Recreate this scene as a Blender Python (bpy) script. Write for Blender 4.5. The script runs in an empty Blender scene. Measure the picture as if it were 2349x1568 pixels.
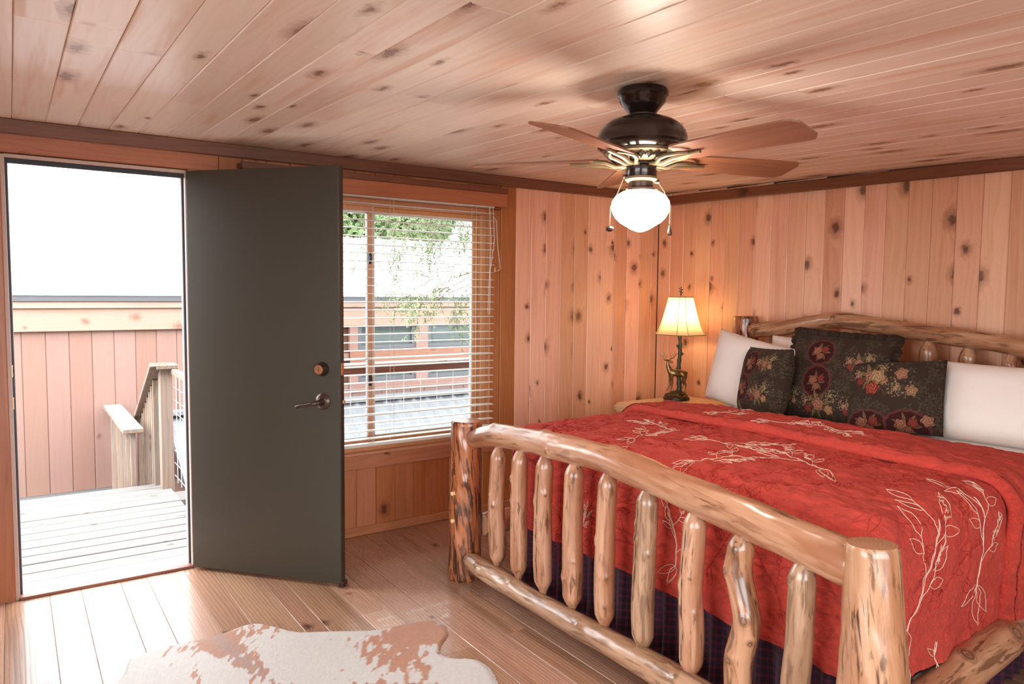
import bpy, bmesh, math, random
import numpy as np
from mathutils import Vector, Matrix, Euler

random.seed(7)
PI = math.pi
scene = bpy.context.scene
C = scene.collection

# ------------------------------------------------------------------ camera
CAM = (4.0773, -4.1396, 1.4701)
yaw, pitch, roll, FPX = 0.5986, 0.0685, 0.0098, 1684.16
cam_d = bpy.data.cameras.new('camera'); cam = bpy.data.objects.new('camera', cam_d); C.objects.link(cam)
fw = Vector((-math.cos(yaw) * math.cos(pitch), math.sin(yaw) * math.cos(pitch), -math.sin(pitch)))
rt = fw.cross(Vector((0, 0, 1))).normalized(); up = rt.cross(fw)
r2 = rt * math.cos(roll) + up * math.sin(roll); u2 = -rt * math.sin(roll) + up * math.cos(roll)
cam.matrix_world = Matrix(((r2.x, u2.x, -fw.x, CAM[0]), (r2.y, u2.y, -fw.y, CAM[1]), (r2.z, u2.z, -fw.z, CAM[2]), (0, 0, 0, 1)))
cam_d.sensor_width = 36; cam_d.lens = FPX / 2349 * 36; cam_d.clip_start = .05; cam_d.clip_end = 300
scene.camera = cam

# ------------------------------------------------------------------ world, light, exposure
SKY = 8.0
world = bpy.data.worlds.new('sky'); scene.world = world; world.use_nodes = True
bg = world.node_tree.nodes['Background']; bg.inputs['Color'].default_value = (.93, .965, 1, 1); bg.inputs['Strength'].default_value = SKY
scene.view_settings.view_transform = 'Standard'; scene.view_settings.look = 'None'
scene.view_settings.exposure = 0.68; scene.view_settings.gamma = 1.0; scene.view_settings.use_curve_mapping = False
scene.cycles.use_denoising = True
scene.cycles.max_bounces = 9; scene.cycles.diffuse_bounces = 5; scene.cycles.use_adaptive_sampling = True; scene.cycles.adaptive_threshold = .025; scene.cycles.sample_clamp_indirect = 8
scene.cycles.caustics_reflective = False; scene.cycles.caustics_refractive = False

def portal(name, loc, rot, sx, sy):
    l = bpy.data.lights.new(name, 'AREA'); l.shape = 'RECTANGLE'; l.size = sx; l.size_y = sy; l.cycles.is_portal = True
    o = bpy.data.objects.new(name, l); o.location = loc; o.rotation_euler = rot; C.objects.link(o)
portal('door_portal', (-.14, -3.77, 1.03), (0, -PI / 2, 0), 2.05, .77)
portal('window_portal', (-.14, -2.29, 1.26), (0, -PI / 2, 0), 1.5, 1.5)
portal('front_fill_portal', (3.5, -6.05, 1.15), (PI / 2, 0, 0), 2.6, 1.9)  # samples sky light through the added front window
portal('right_fill_portal', (5.45, -3.6, 1.2), (0, PI / 2, 0), 1.6, 2.6)  # samples sky light through the added right window

# ------------------------------------------------------------------ helpers
def prep(me, mat, smooth=False):
    if mat is not None: me.materials.append(mat)
    if smooth: me.polygons.foreach_set('use_smooth', [True] * len(me.polygons))
    me.update()

def link(name, me, parent=None):
    o = bpy.data.objects.new(name, me); C.objects.link(o)
    if parent is not None: o.parent = parent
    return o

def tag(o, label=None, cat=None, group=None, kind=None):
    if label: o['label'] = label
    if cat: o['category'] = cat
    if group: o['group'] = group
    if kind: o['kind'] = kind
    return o

def empty(name, loc=(0, 0, 0), rot=(0, 0, 0), label=None, cat=None, group=None, kind=None):
    o = bpy.data.objects.new(name, None); o.location = loc; o.rotation_euler = rot; o.empty_display_size = .05
    C.objects.link(o); return tag(o, label, cat, group, kind)

def pyobj(name, V, F, mat, parent=None, smooth=False):
    me = bpy.data.meshes.new(name); me.from_pydata([tuple(map(float, v)) for v in V], [], F); prep(me, mat, smooth)
    return link(name, me, parent)

class MB:
    """collects pieces of one mesh"""
    def __init__(s): s.V = []; s.F = []
    def add(s, V, F):
        n = len(s.V); s.V += [tuple(v) for v in V]; s.F += [tuple(i + n for i in f) for f in F]; return s
    def box(s, x0, x1, y0, y1, z0, z1, M=None):
        V = [(x, y, z) for x in (x0, x1) for y in (y0, y1) for z in (z0, z1)]
        if M is not None: V = [tuple(M @ Vector(v)) for v in V]
        return s.add(V, [(0, 1, 3, 2), (4, 6, 7, 5), (0, 4, 5, 1), (2, 3, 7, 6), (0, 2, 6, 4), (1, 5, 7, 3)])
    def cbox(s, x0, x1, y0, y1, z0, z1, c=.004, M=None):
        """box with chamfered edges"""
        bm = bmesh.new(); bmesh.ops.create_cube(bm, size=1)
        for v in bm.verts:
            v.co = Vector(((x0 + x1) / 2 + v.co.x * (x1 - x0), (y0 + y1) / 2 + v.co.y * (y1 - y0), (z0 + z1) / 2 + v.co.z * (z1 - z0)))
        c = min(c, .45 * min(x1 - x0, y1 - y0, z1 - z0))
        bmesh.ops.bevel(bm, geom=bm.edges[:], offset=c, segments=1, affect='EDGES')
        bm.verts.index_update()
        V = [(M @ v.co if M is not None else v.co)[:] for v in bm.verts]; F = [tuple(v.index for v in f.verts) for f in bm.faces]
        bm.free(); return s.add(V, F)
    def tube(s, pts, r, n=8, cap=True):
        pts = [Vector(p) for p in pts]; rs = r if isinstance(r, (list, tuple)) else [r] * len(pts)
        V = []; F = []; ref = None
        for i, p in enumerate(pts):
            t = (pts[min(i + 1, len(pts) - 1)] - pts[max(i - 1, 0)]).normalized()
            if ref is None: ref = Vector((0, 0, 1)) if abs(t.z) < .9 else Vector((1, 0, 0))
            a = (ref - t * ref.dot(t)).normalized(); ref = a; b = t.cross(a)
            for k in range(n):
                q = 2 * PI * k / n; V.append(p + (a * math.cos(q) + b * math.sin(q)) * rs[i])
        for i in range(len(pts) - 1):
            for k in range(n):
                F.append((i * n + k, i * n + (k + 1) % n, (i + 1) * n + (k + 1) % n, (i + 1) * n + k))
        if cap:
            F.append(tuple(range(n))[::-1]); F.append(tuple((len(pts) - 1) * n + k for k in range(n)))
        return s.add([v[:] for v in V], F)
    def lathe(s, prof, c=(0, 0, 0), n=32, sq=None):
        V = []; F = []
        for r, z in prof:
            for k in range(n):
                q = 2 * PI * k / n; V.append((c[0] + r * math.cos(q), c[1] + r * math.sin(q), c[2] + z))
        for i in range(len(prof) - 1):
            for k in range(n):
                F.append((i * n + k, i * n + (k + 1) % n, (i + 1) * n + (k + 1) % n, (i + 1) * n + k))
        F.append(tuple(range(n))[::-1]); F.append(tuple((len(prof) - 1) * n + k for k in range(n)))
        return s.add(V, F)
    def build(s, name, mat, parent=None, smooth=False):
        basis = None
        if mat is not None and mat.get('wood') and s.V:
            # lay the grain along the longest side: local Y = length, local Z = thickness
            A = np.array(s.V); d = A.max(0) - A.min(0); o_ = np.argsort(d); ax = [None] * 3
            ax[1], ax[0], ax[2] = o_[2], o_[1], o_[0]
            Rm = np.zeros((3, 3))
            for j in range(3): Rm[ax[j], j] = 1
            if np.linalg.det(Rm) < 0: Rm[:, 2] *= -1
            c_ = (A.max(0) + A.min(0)) / 2; Q = (A - c_) @ Rm
            s.V = [tuple(q) for q in Q]; basis = Matrix.Translation(Vector(c_)) @ Matrix([list(r) for r in Rm]).to_4x4()
        o = pyobj(name, s.V, s.F, mat, parent, False)
        if basis is not None: o.matrix_basis = basis
        if smooth:
            me = o.data
            me.polygons.foreach_set('use_smooth', [True] * len(me.polygons))
            me.set_sharp_from_angle(angle=math.radians(40))
        return o

def set_attr(me, name, kind, arr):
    a = me.attributes.new(name, kind, 'POINT')
    key = 'value' if kind == 'FLOAT' else ('color' if 'COLOR' in kind else 'vector')
    a.data.foreach_set(key, np.asarray(arr, dtype=np.float32).ravel())

def grid_mesh(name, P, mat, parent=None, closed_u=False, attrs=None):
    """P: (nu, nv, 3) array"""
    nu, nv = P.shape[:2]
    idx = np.arange(nu * nv).reshape(nu, nv)
    if closed_u: idx = np.vstack([idx, idx[:1]])
    q = np.stack([idx[:-1, :-1], idx[1:, :-1], idx[1:, 1:], idx[:-1, 1:]], -1).reshape(-1, 4)
    me = bpy.data.meshes.new(name)
    me.vertices.add(nu * nv); me.vertices.foreach_set('co', P.astype(np.float32).ravel())
    me.loops.add(q.size); me.loops.foreach_set('vertex_index', q.ravel().astype(np.int32))
    me.polygons.add(len(q)); me.polygons.foreach_set('loop_start', np.arange(0, q.size, 4, dtype=np.int32))
    me.update(calc_edges=True); me.validate()
    prep(me, mat, True)
    for k, (kind, arr) in (attrs or {}).items(): set_attr(me, k, kind, arr)
    return link(name, me, parent)

# value noise in numpy
_rs = np.random.RandomState(3); _T = _rs.rand(256, 256)
def vn(x, y):
    x = np.asarray(x, float); y = np.asarray(y, float)
    xi = np.floor(x).astype(int); yi = np.floor(y).astype(int); fx = x - xi; fy = y - yi
    fx = fx * fx * (3 - 2 * fx); fy = fy * fy * (3 - 2 * fy)
    g = lambda a, b: _T[a & 255, b & 255]
    return (g(xi, yi) * (1 - fx) + g(xi + 1, yi) * fx) * (1 - fy) + (g(xi, yi + 1) * (1 - fx) + g(xi + 1, yi + 1) * fx) * fy
def fbm(x, y, o=4):
    s = 0; a = .5
    for i in range(o): s = s + a * vn(x * 2 ** i + 17 * i, y * 2 ** i + 31 * i); a *= .5
    return s

def adopt(o, parent):
    o.parent = parent; o.matrix_parent_inverse = parent.matrix_basis.inverted(); return o

# ------------------------------------------------------------------ materials
class NT:
    def __init__(s, name):
        s.m = bpy.data.materials.new(name); s.m.use_nodes = True; s.t = s.m.node_tree; s.N = s.t.nodes; s.L = s.t.links
        s.b = s.N['Principled BSDF']; s.out = s.N['Material Output']
    def put(s, sock, v):
        if isinstance(v, bpy.types.NodeSocket): s.L.new(v, sock)
        elif isinstance(v, bpy.types.Node): s.L.new(v.outputs[0], sock)
        else:
            if hasattr(sock.default_value, '__len__') and isinstance(v, (tuple, list)) and len(v) == 3 and len(sock.default_value) == 4: v = (*v, 1)
            sock.default_value = v
    def n(s, typ, ins=None, **props):
        x = s.N.new(typ)
        for k, v in props.items(): setattr(x, k, v)
        for k, v in (ins or {}).items(): s.put(x.inputs[k], v)
        return x
    def math(s, op, a, b=0.0, c=None):
        i = {0: a, 1: b}
        if c is not None: i[2] = c
        return s.n('ShaderNodeMath', i, operation=op).outputs[0]
    def mix(s, f, a, b, mode='MIX'):
        x = s.n('ShaderNodeMix', None, data_type='RGBA', blend_type=mode)
        s.put(x.inputs[0], f); s.put(x.inputs[6], a); s.put(x.inputs[7], b); return x.outputs[2]
    def map(s, v, a, b, c=0., d=1.):
        return s.n('ShaderNodeMapRange', {0: v, 1: a, 2: b, 3: c, 4: d}, interpolation_type='SMOOTHSTEP').outputs[0]
    def noise(s, vec, scale, detail=3, dist=0., rough=.55):
        return s.n('ShaderNodeTexNoise', {'Vector': vec, 'Scale': scale, 'Detail': detail, 'Distortion': dist, 'Roughness': rough}).outputs[0]
    def vmul(s, v, k):
        return s.n('ShaderNodeVectorMath', {0: v, 1: k}, operation='MULTIPLY').outputs[0]
    def bump(s, h, dist=.001, strength=1.):
        x = s.n('ShaderNodeBump', {'Height': h, 'Distance': dist, 'Strength': strength}); s.L.new(x.outputs[0], s.b.inputs['Normal'])
    def set(s, **kw):
        nm = dict(color='Base Color', rough='Roughness', metal='Metallic', coat='Coat Weight', sheen='Sheen Weight', spec='Specular IOR Level',
                  emit='Emission Color', estr='Emission Strength', trans='Transmission Weight', coat_rough='Coat Roughness', sub='Subsurface Weight', alpha='Alpha', ior='IOR')
        for k, v in kw.items(): s.put(s.b.inputs[nm[k]], v)
        return s

def simple(name, col, rough=.6, nscale=40, namt=.12, bump=0., **kw):
    t = NT(name); co = t.n('ShaderNodeTexCoord').outputs['Object']
    n = t.noise(co, nscale, 4)
    a = tuple(max(0, c * (1 - namt * 1.4)) for c in col); b = tuple(min(1, c * (1 + namt)) for c in col)
    t.set(color=t.mix(n, a, b), rough=rough, **kw)
    if bump: t.bump(n, bump)
    return t.m

def wood(name, light, dark, knotc, ring=.5, knots=.35, kscale=5., kstretch=1., krad=.02, tint=.12, rough=.4, streak=.3, coat=.0, bumpd=.0006, weather=0., ringf=26., warpa=7.5, stl=1.1):
    """board local space: X = width, Y = length, Z = thickness; each board object gets its own offset"""
    t = NT(name)
    co = t.n('ShaderNodeTexCoord').outputs['Object']
    rnd = t.n('ShaderNodeObjectInfo').outputs['Random']
    off = t.n('ShaderNodeCombineXYZ', {0: t.math('MULTIPLY', rnd, 37.3), 1: t.math('MULTIPLY', rnd, 113.7), 2: t.math('MULTIPLY', rnd, 5.1)})
    p = t.n('ShaderNodeVectorMath', {0: co, 1: off.outputs[0]}, operation='ADD').outputs[0]
    sx = t.n('ShaderNodeSeparateXYZ', {0: p})
    # knots
    vo = t.n('ShaderNodeTexVoronoi', {'Vector': t.vmul(p, (kscale, kscale / kstretch * .75, 0)), 'Scale': 1., 'Randomness': 1.}, voronoi_dimensions='2D')
    cell = t.n('ShaderNodeSeparateColor', {0: vo.outputs['Color']})
    wob = t.math('MULTIPLY', t.math('SUBTRACT', t.noise(p, 30, 2), .5), .35 / kscale * 1.0)
    d = t.math('ADD', t.math('DIVIDE', vo.outputs['Distance'], kscale), t.math('MULTIPLY', wob, .5))
    on = t.math('LESS_THAN', cell.outputs[0], knots)
    rad = t.math('MULTIPLY_ADD', cell.outputs[1], krad, krad * .35)
    k = t.math('DIVIDE', d, rad)                      # 1 at the knot's rim
    near = t.math('MULTIPLY', t.map(k, 4.5, 0., 0., 1.), on)
    # growth rings flowing around the knots
    warp = t.noise(t.vmul(p, (3., .55, 3.)), 1., 3, .6)
    phase = t.math('ADD', t.math('MULTIPLY', sx.outputs[0], ringf), t.math('MULTIPLY', warp, warpa))
    phase = t.math('ADD', phase, t.math('MULTIPLY', near, 1.6))
    fine = t.noise(t.vmul(p, (170., 4., 170.)), 1., 3)
    rg = t.math('FRACT', t.math('ADD', phase, t.math('MULTIPLY', fine, .25)))
    rg = t.math('POWER', rg, 2.2)
    drk = t.math('MULTIPLY', rg, ring)
    drk = t.math('ADD', drk, t.math('MULTIPLY', t.math('SUBTRACT', fine, .45), .5 * ring + .1))
    st = t.map(t.noise(t.vmul(p, (14., stl, 14.)), 1., 4, .4), .5, .72)
    drk = t.math('ADD', drk, t.math('MULTIPLY', st, streak))
    drk = t.n('ShaderNodeClamp', {0: drk}).outputs[0]
    col = t.mix(drk, light, dark)
    halo = t.math('MULTIPLY', t.map(k, 2.8, .9, 0., .62), on)
    col = t.mix(halo, col, tuple(c * .62 for c in dark))
    core = t.math('MULTIPLY', t.map(k, 1.25, .55, 0., 1.), on)
    kr = t.math('MULTIPLY_ADD', t.math('SINE', t.math('MULTIPLY', d, 1500.)), .25, .75)
    col = t.mix(t.math('MULTIPLY', core, kr), col, knotc)
    if weather:
        w = t.noise(t.vmul(p, (22., 1.6, 22.)), 1., 5); col = t.mix(t.math('MULTIPLY', t.map(w, .4, .7), weather), col, (.17, .155, .145))
    # tone of the single board
    r2 = t.math('FRACT', t.math('MULTIPLY', rnd, 17.31)); r3 = t.math('FRACT', t.math('MULTIPLY', rnd, 71.7))
    val = t.math('MULTIPLY_ADD', t.math('SUBTRACT', r2, .5), 2 * tint, 1.)
    hs = t.n('ShaderNodeHueSaturation', {'Hue': t.math('MULTIPLY_ADD', t.math('SUBTRACT', r3, .5), .012, .5), 'Saturation': t.math('MULTIPLY_ADD', r2, -.15, 1.07), 'Value': val, 'Fac': 1., 'Color': col})
    t.set(color=hs.outputs[0], rough=t.math('MULTIPLY_ADD', drk, .12, rough), coat=coat)
    t.bump(t.math('SUBTRACT', t.math('MULTIPLY', drk, -.6), core), bumpd); t.m['wood'] = True
    return t.m

M = {}
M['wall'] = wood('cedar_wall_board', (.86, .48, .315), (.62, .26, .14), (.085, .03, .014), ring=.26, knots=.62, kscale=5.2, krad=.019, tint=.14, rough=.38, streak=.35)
M['wall_shaded'] = wood('cedar_wall_board_shaded', (.45, .155, .058), (.27, .073, .023), (.06, .018, .009), ring=.28, knots=.45, kscale=4.6, krad=.017, tint=.12, rough=.36, streak=.4)  # same cedar board, with the window wall's shade put into its colour
M['ceiling'] = wood('pine_ceiling_board', (.97, .85, .755), (.80, .50, .345), (.20, .08, .04), ring=.16, knots=.6, kscale=5., kstretch=2.0, krad=.017, tint=.05, rough=.36, streak=.55)
M['floor'] = wood('floor_plank', (.48, .275, .18), (.19, .09, .05), (.10, .03, .02), ring=.6, knots=.3, kscale=4., krad=.012, tint=.2, rough=.26, coat=.12, streak=.5, bumpd=.0006, ringf=62., warpa=4.5, stl=.7)
M['trim'] = wood('dark_stained_trim', (.20, .068, .034), (.11, .03, .016), (.04, .012, .008), ring=.4, knots=.35, kscale=3., krad=.02, tint=.06, rough=.4)
M['casing'] = wood('cedar_casing', (.46, .17, .07), (.30, .09, .035), (.08, .02, .01), ring=.35, knots=.2, kscale=3., krad=.016, tint=.08, rough=.4)
M['sash'] = wood('window_sash_wood', (.60, .27, .125), (.42, .16, .065), (.12, .04, .02), ring=.3, knots=.05, kscale=3., tint=.05, rough=.4)
M['deck'] = wood('weathered_deck_board', (.15, .139, .130), (.07, .062, .055), (.04, .032, .028), ring=.5, knots=.4, kscale=3., krad=.012, tint=.12, rough=.8, weather=.55, bumpd=.002)
M['rail'] = wood('weathered_railing', (.24, .165, .118), (.115, .07, .048), (.07, .04, .03), ring=.5, knots=.3, kscale=5., krad=.012, tint=.2, rough=.8, weather=.6, bumpd=.002)
M['siding'] = wood('painted_siding', (.205, .112, .088), (.165, .085, .065), (.11, .05, .04), ring=.15, knots=.08, kscale=4., krad=.01, tint=.05, rough=.7, streak=.25)
M['fascia'] = wood('fascia_wood', (.29, .18, .14), (.22, .125, .095), (.16, .08, .05), ring=.3, knots=.7, kscale=4., krad=.02, tint=.06, rough=.7)
M['slab'] = wood('nightstand_pine', (.86, .62, .36), (.70, .44, .22), (.3, .13, .06), ring=.35, knots=.2, kscale=5., krad=.012, tint=.05, rough=.3, coat=.3)
M['blade'] = wood('fan_blade_wood', (.30, .12, .065), (.17, .06, .035), (.1, .03, .02), ring=.3, knots=0., tint=.03, rough=.4)
M['backing'] = simple('wall_backing', (.10, .045, .025), .9)
M['concrete'] = simple('grey_metal_flashing', (.15, .15, .155), .6)
M['roofmetal'] = simple('pale_metal_roof', (.72, .73, .75), .45, 4, .05)
M['roofdark'] = simple('grey_metal_edge', (.07, .07, .078), .5, 4, .1)
M['lowroof'] = simple('grey_corrugated_roof', (.13, .133, .14), .5, 8, .1)
M['ground'] = simple('outdoor_ground', (.22, .21, .18), .9, 3, .3)
M['doorpaint'] = simple('olive_door_paint', (.043, .036, .024), .38, 260, .10, .0003)
M['dooredge'] = simple('dark_door_edge', (.035, .028, .022), .4)
M['jamb'] = simple('pale_jamb', (.58, .42, .36), .5, 30, .08)
M['gasket'] = simple('dark_weatherstrip', (.035, .035, .05), .6)
M['alu'] = simple('pale_sill_metal', (.75, .75, .77), .35, 30, .04, metal=.4)
M['bronze'] = simple('oil_rubbed_bronze', (.085, .055, .045), .28, 60, .2, metal=.7)
M['fandark'] = simple('dark_bronze_fan_metal', (.030, .018, .015), .22, 60, .2, metal=.55, coat=.4)
M['fanbrass'] = simple('antique_brass', (.24, .175, .10), .5, 60, .15, metal=.75)
M['brass'] = simple('brass', (.72, .42, .22), .25, 60, .1, metal=.9)
M['white_slat'] = simple('ivory_blind_slat', (.80, .77, .70), .35, 30, .04)
M['cord'] = simple('white_cord', (.8, .77, .72), .7)
M['vinyl'] = simple('white_glazing_bead', (.75, .77, .8), .4)
M['latch'] = simple('black_latch', (.03, .03, .03), .35, metal=.5)
M['linen'] = simple('white_cotton', (.86, .78, .72), .85, 300, .03, .0003, sheen=.2)
M['wire'] = simple('galvanized_wire', (.6, .6, .6), .4, metal=.6)
M['winglass'] = NT('dark_window_glass').set(color=(.05, .065, .06), rough=.08, metal=.0, spec=.3).m
M['black'] = simple('interior_dark', (.02, .02, .02), .9)
g = NT('clear_pane'); g.N.remove(g.b)
gl = g.n('ShaderNodeBsdfGlossy', {'Color': (1, 1, 1, 1), 'Roughness': .02}); tr = g.n('ShaderNodeBsdfTransparent', {'Color': (.93, .95, .95, 1)})
fr = g.n('ShaderNodeFresnel', {'IOR': 1.3}); mx = g.n('ShaderNodeMixShader', {0: fr.outputs[0], 1: tr.outputs[0], 2: gl.outputs[0]})
g.L.new(mx.outputs[0], g.out.inputs['Surface']); M['glass'] = g.m
M['globe'] = NT('lit_opal_glass').set(color=(.9, .88, .85), emit=(1, .84, .70), estr=26., rough=.3).m

# ------------------------------------------------------------------ boards
_bcache = {}
def board_mesh(w, l, th=.016, ch=.004, mat=None):
    """face towards +Z; origin at the centre of the back"""
    key = (round(w, 4), round(l, 4), th, ch, mat.name)
    if key in _bcache: return _bcache[key]
    a, b = w / 2 - .0006, l / 2 - .0005
    V = [(-a, -b, 0), (a, -b, 0), (a, b, 0), (-a, b, 0),
         (-a, -b, th - ch), (a, -b, th - ch), (a, b, th - ch), (-a, b, th - ch),
         (-a + ch, -b + ch * .3, th), (a - ch, -b + ch * .3, th), (a - ch, b - ch * .3, th), (-a + ch, b - ch * .3, th)]
    F = [(3, 2, 1, 0)] + [(i, (i + 1) % 4, 4 + (i + 1) % 4, 4 + i) for i in range(4)] + [(4 + i, 4 + (i + 1) % 4, 8 + (i + 1) % 4, 8 + i) for i in range(4)] + [(8, 9, 10, 11)]
    me = bpy.data.meshes.new('board'); me.from_pydata(V, [], F); prep(me, mat); _bcache[key] = me; return me

def place_board(name, me, origin, xd, yd, parent, kind=None):
    xd = Vector(xd).normalized(); yd = Vector(yd).normalized(); zd = xd.cross(yd)
    o = link(name, me, parent)
    o.matrix_world = Matrix(((xd.x, yd.x, zd.x, origin[0]), (xd.y, yd.y, zd.y, origin[1]), (xd.z, yd.z, zd.z, origin[2]), (0, 0, 0, 1)))
    return o

H0, KX = 2.225, -.0287
def ceil_z(x): return H0 + KX * x
XR, YF = 5.3, -6.0

def struct(name, mb, mat, label=None, cat=None):
    o = mb.build(name, mat); o['kind'] = 'structure'; o['label'] = label or name.replace('_', ' '); o['category'] = cat or name.split('_')[0]; return o

DY0, DY1, DZ = -4.15, -3.385, 2.055      # door opening
WY0, WY1, WZ0, WZ1 = -3.05, -1.545, .50, 2.01

# left wall (door and window)
mb = MB()
T = -.14
for (y0, y1, z0, z1) in [(YF - .14, DY0 - .008, -.1, 2.4), (DY0 - .008, DY1 + .008, DZ + .01, 2.4), (DY1 + .008, WY0 - .01, -.1, 2.4), (WY0 - .01, WY1 + .01, WZ1 + .01, 2.4), (WY0 - .01, WY1 + .01, -.1, WZ0 - .01), (WY1 + .01, .14, -.1, 2.4), (DY0 - .008, DY1 + .008, -.1, -.005)]:
    mb.box(T, -.016, y0, y1, z0, z1)
wall_left = struct('wall_left', mb, M['backing'], 'left wall of vertical cedar boards holding the doorway and window', 'wall')
rng = random.Random(5)
def vboards(parent, axis, a0, a1, z0, z1, start, pitch, mat, at, flip):
    """vertical boards along a wall; axis 'y' -> wall x=0; 'x' -> wall y=0"""
    k = math.floor((a0 - start) / pitch) ; e = start + k * pitch
    while e < a1 - 1e-4:
        s0, s1 = max(e, a0), min(e + pitch, a1); e += pitch
        if s1 - s0 < .012: continue
        cm = (s0 + s1) / 2; zz = z1(cm) if callable(z1) else z1
        me = board_mesh(round(s1 - s0, 4), round(zz - z0, 2), mat=mat)
        j = rng.uniform(-.001, .001)
        if axis == 'y': place_board('board', me, (at + j, cm, (z0 + zz) / 2), (0, 1, 0), (0, 0, 1), parent)
        else: place_board('board', me, (cm, at + j, (z0 + zz) / 2), (1, 0, 0), (0, 0, 1), parent)
PW = .1262
ST = -1.335
vboards(wall_left, 'y', -1.335, -.002, .0, 2.215, ST, PW * 1.0, M['wall'], -.016, 0)
vboards(wall_left, 'y', -1.457, -1.335, .0, 2.215, -1.457, .122, M['casing'], -.013, 0)
vboards(wall_left, 'y', -3.225, -1.457, WZ1 - .005, 2.205, ST, PW, M['wall_shaded'], -.016, 0)
vboards(wall_left, 'y', -3.225, -1.457, .0, WZ0 - .02, ST, PW, M['wall_shaded'], -.016, 0)
vboards(wall_left, 'y', -3.225, WY0, WZ0 - .02, WZ1 - .005, -3.225, PW, M['wall_shaded'], -.016, 0)
vboards(wall_left, 'y', WY1, -1.457, WZ0 - .02, WZ1 - .005, WY1, .088, M['wall_shaded'], -.018, 0)
vboards(wall_left, 'y', DY1 + .01, -3.225, .0, 2.075, DY1 + .01, .15, M['casing'], -.012, 0)
vboards(wall_left, 'y', -4.30, DY0 - .012, .0, 2.075, -4.30, .138, M['casing'], -.010, 0)
vboards(wall_left, 'y', YF, -4.30, .0, 2.2, ST, PW, M['wall_shaded'], -.016, 0)
# header board over the door
place_board('board', board_mesh(.10, 1.075, mat=M['casing']), (-.012, -3.7625, 2.125), (0, 0, -1), (0, 1, 0), wall_left)
# apron under the window
place_board('board', board_mesh(.085, 1.64, .018, mat=M['casing']), (-.004, -2.28, .447), (0, 0, -1), (0, 1, 0), wall_left)

# back wall (headboard)
mb = MB(); mb.box(-.14, XR + .14, .016, .14, -.1, 2.4)
wall_back = struct('wall_back', mb, M['backing'], 'knotty cedar board wall behind the bed', 'wall')
vboards(wall_back, 'x', .0, XR, 0, lambda x: round(ceil_z(x), 2), .0, .127, M['wall'], .016, 1)
# unseen walls, window openings added for fill daylight
mb = MB()
for (y0, y1, z0, z1) in [(YF, -4.9, -.1, 2.4), (-2.3, .14, -.1, 2.4), (-4.9, -2.3, -.1, .4), (-4.9, -2.3, 2.0, 2.4)]: mb.box(XR, XR + .14, y0, y1, z0, z1)
wall_right = struct('wall_right', mb, M['wall_shaded'], 'unseen right wall of the bedroom with an added window opening', 'wall')
mb = MB()
for (x0, x1, z0, z1) in [(-.14, 2.2, -.1, 2.4), (4.8, XR + .14, -.1, 2.4), (2.2, 4.8, -.1, .2), (2.2, 4.8, 2.1, 2.4)]: mb.box(x0, x1, YF - .14, YF, z0, z1)
wall_front = struct('wall_front', mb, M['wall_shaded'], 'unseen front wall of the bedroom with an added wide window opening', 'wall')

# ceiling
mb = MB()
mb.add([(x, y, ceil_z(x) + dz) for x in (-.14, XR + .14) for y in (YF - .14, .14) for dz in (.017, .15)], [(0, 1, 3, 2), (4, 6, 7, 5), (0, 4, 5, 1), (2, 3, 7, 6), (0, 2, 6, 4), (1, 5, 7, 3)])
ceiling = struct('ceiling', mb, M['backing'], 'low knotty pine board ceiling', 'ceiling')
ydir = Vector((1, 0, KX)).normalized()
y = -.001; row = 0; CW = .1285
while y > YF:
    cuts = [0.]
    x = rng.uniform(.9, 2.6)
    while x < XR - .4: cuts.append(x); x += rng.uniform(1.9, 3.2)
    cuts.append(XR)
    for a, b in zip(cuts[:-1], cuts[1:]):
        if b < .3: continue
        me = board_mesh(CW, round(b - a, 3), .014, .0032, M['ceiling'])
        xm = a + (b - a) / 2
        place_board('board', me, (xm, y - CW / 2, ceil_z(xm) + .0155 + rng.uniform(0, .0012)), (0, 1, 0), ydir, ceiling)
    y -= CW; row += 1

# floor
mb = MB(); mb.box(-.02, XR + .14, YF - .14, .14, -.15, -.0165)
floor = struct('floor', mb, M['backing'], 'mixed-width wooden plank floor', 'floor')
edges = [-4.03, -3.90, -3.73, -3.61]
e = -3.61; wl = [.175, .125, .175, .09, .175, .125, .145, .175, .125]; i = 0
while e < 0: e += wl[i % 9]; edges.append(min(e, .0)); i += 1
e = -4.03; lo = []
while e > YF: e -= wl[i % 9]; lo.append(max(e, YF)); i += 1
edges = lo[::-1] + edges
for a, b in zip(edges[:-1], edges[1:]):
    if b - a < .02: continue
    x = -.015; cuts = [x]; x += rng.uniform(.9, 2.3)
    while x < XR - .3: cuts.append(x); x += rng.uniform(1.1, 2.4)
    cuts.append(XR)
    for c, d in zip(cuts[:-1], cuts[1:]):
        l = round(d - c, 3)
        place_board('plank', board_mesh(round(b - a, 3), l, .0165, .0013, M['floor']), (c + l / 2, (a + b) / 2, -.0165), (0, -1, 0), (1, 0, 0), floor)

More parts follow.
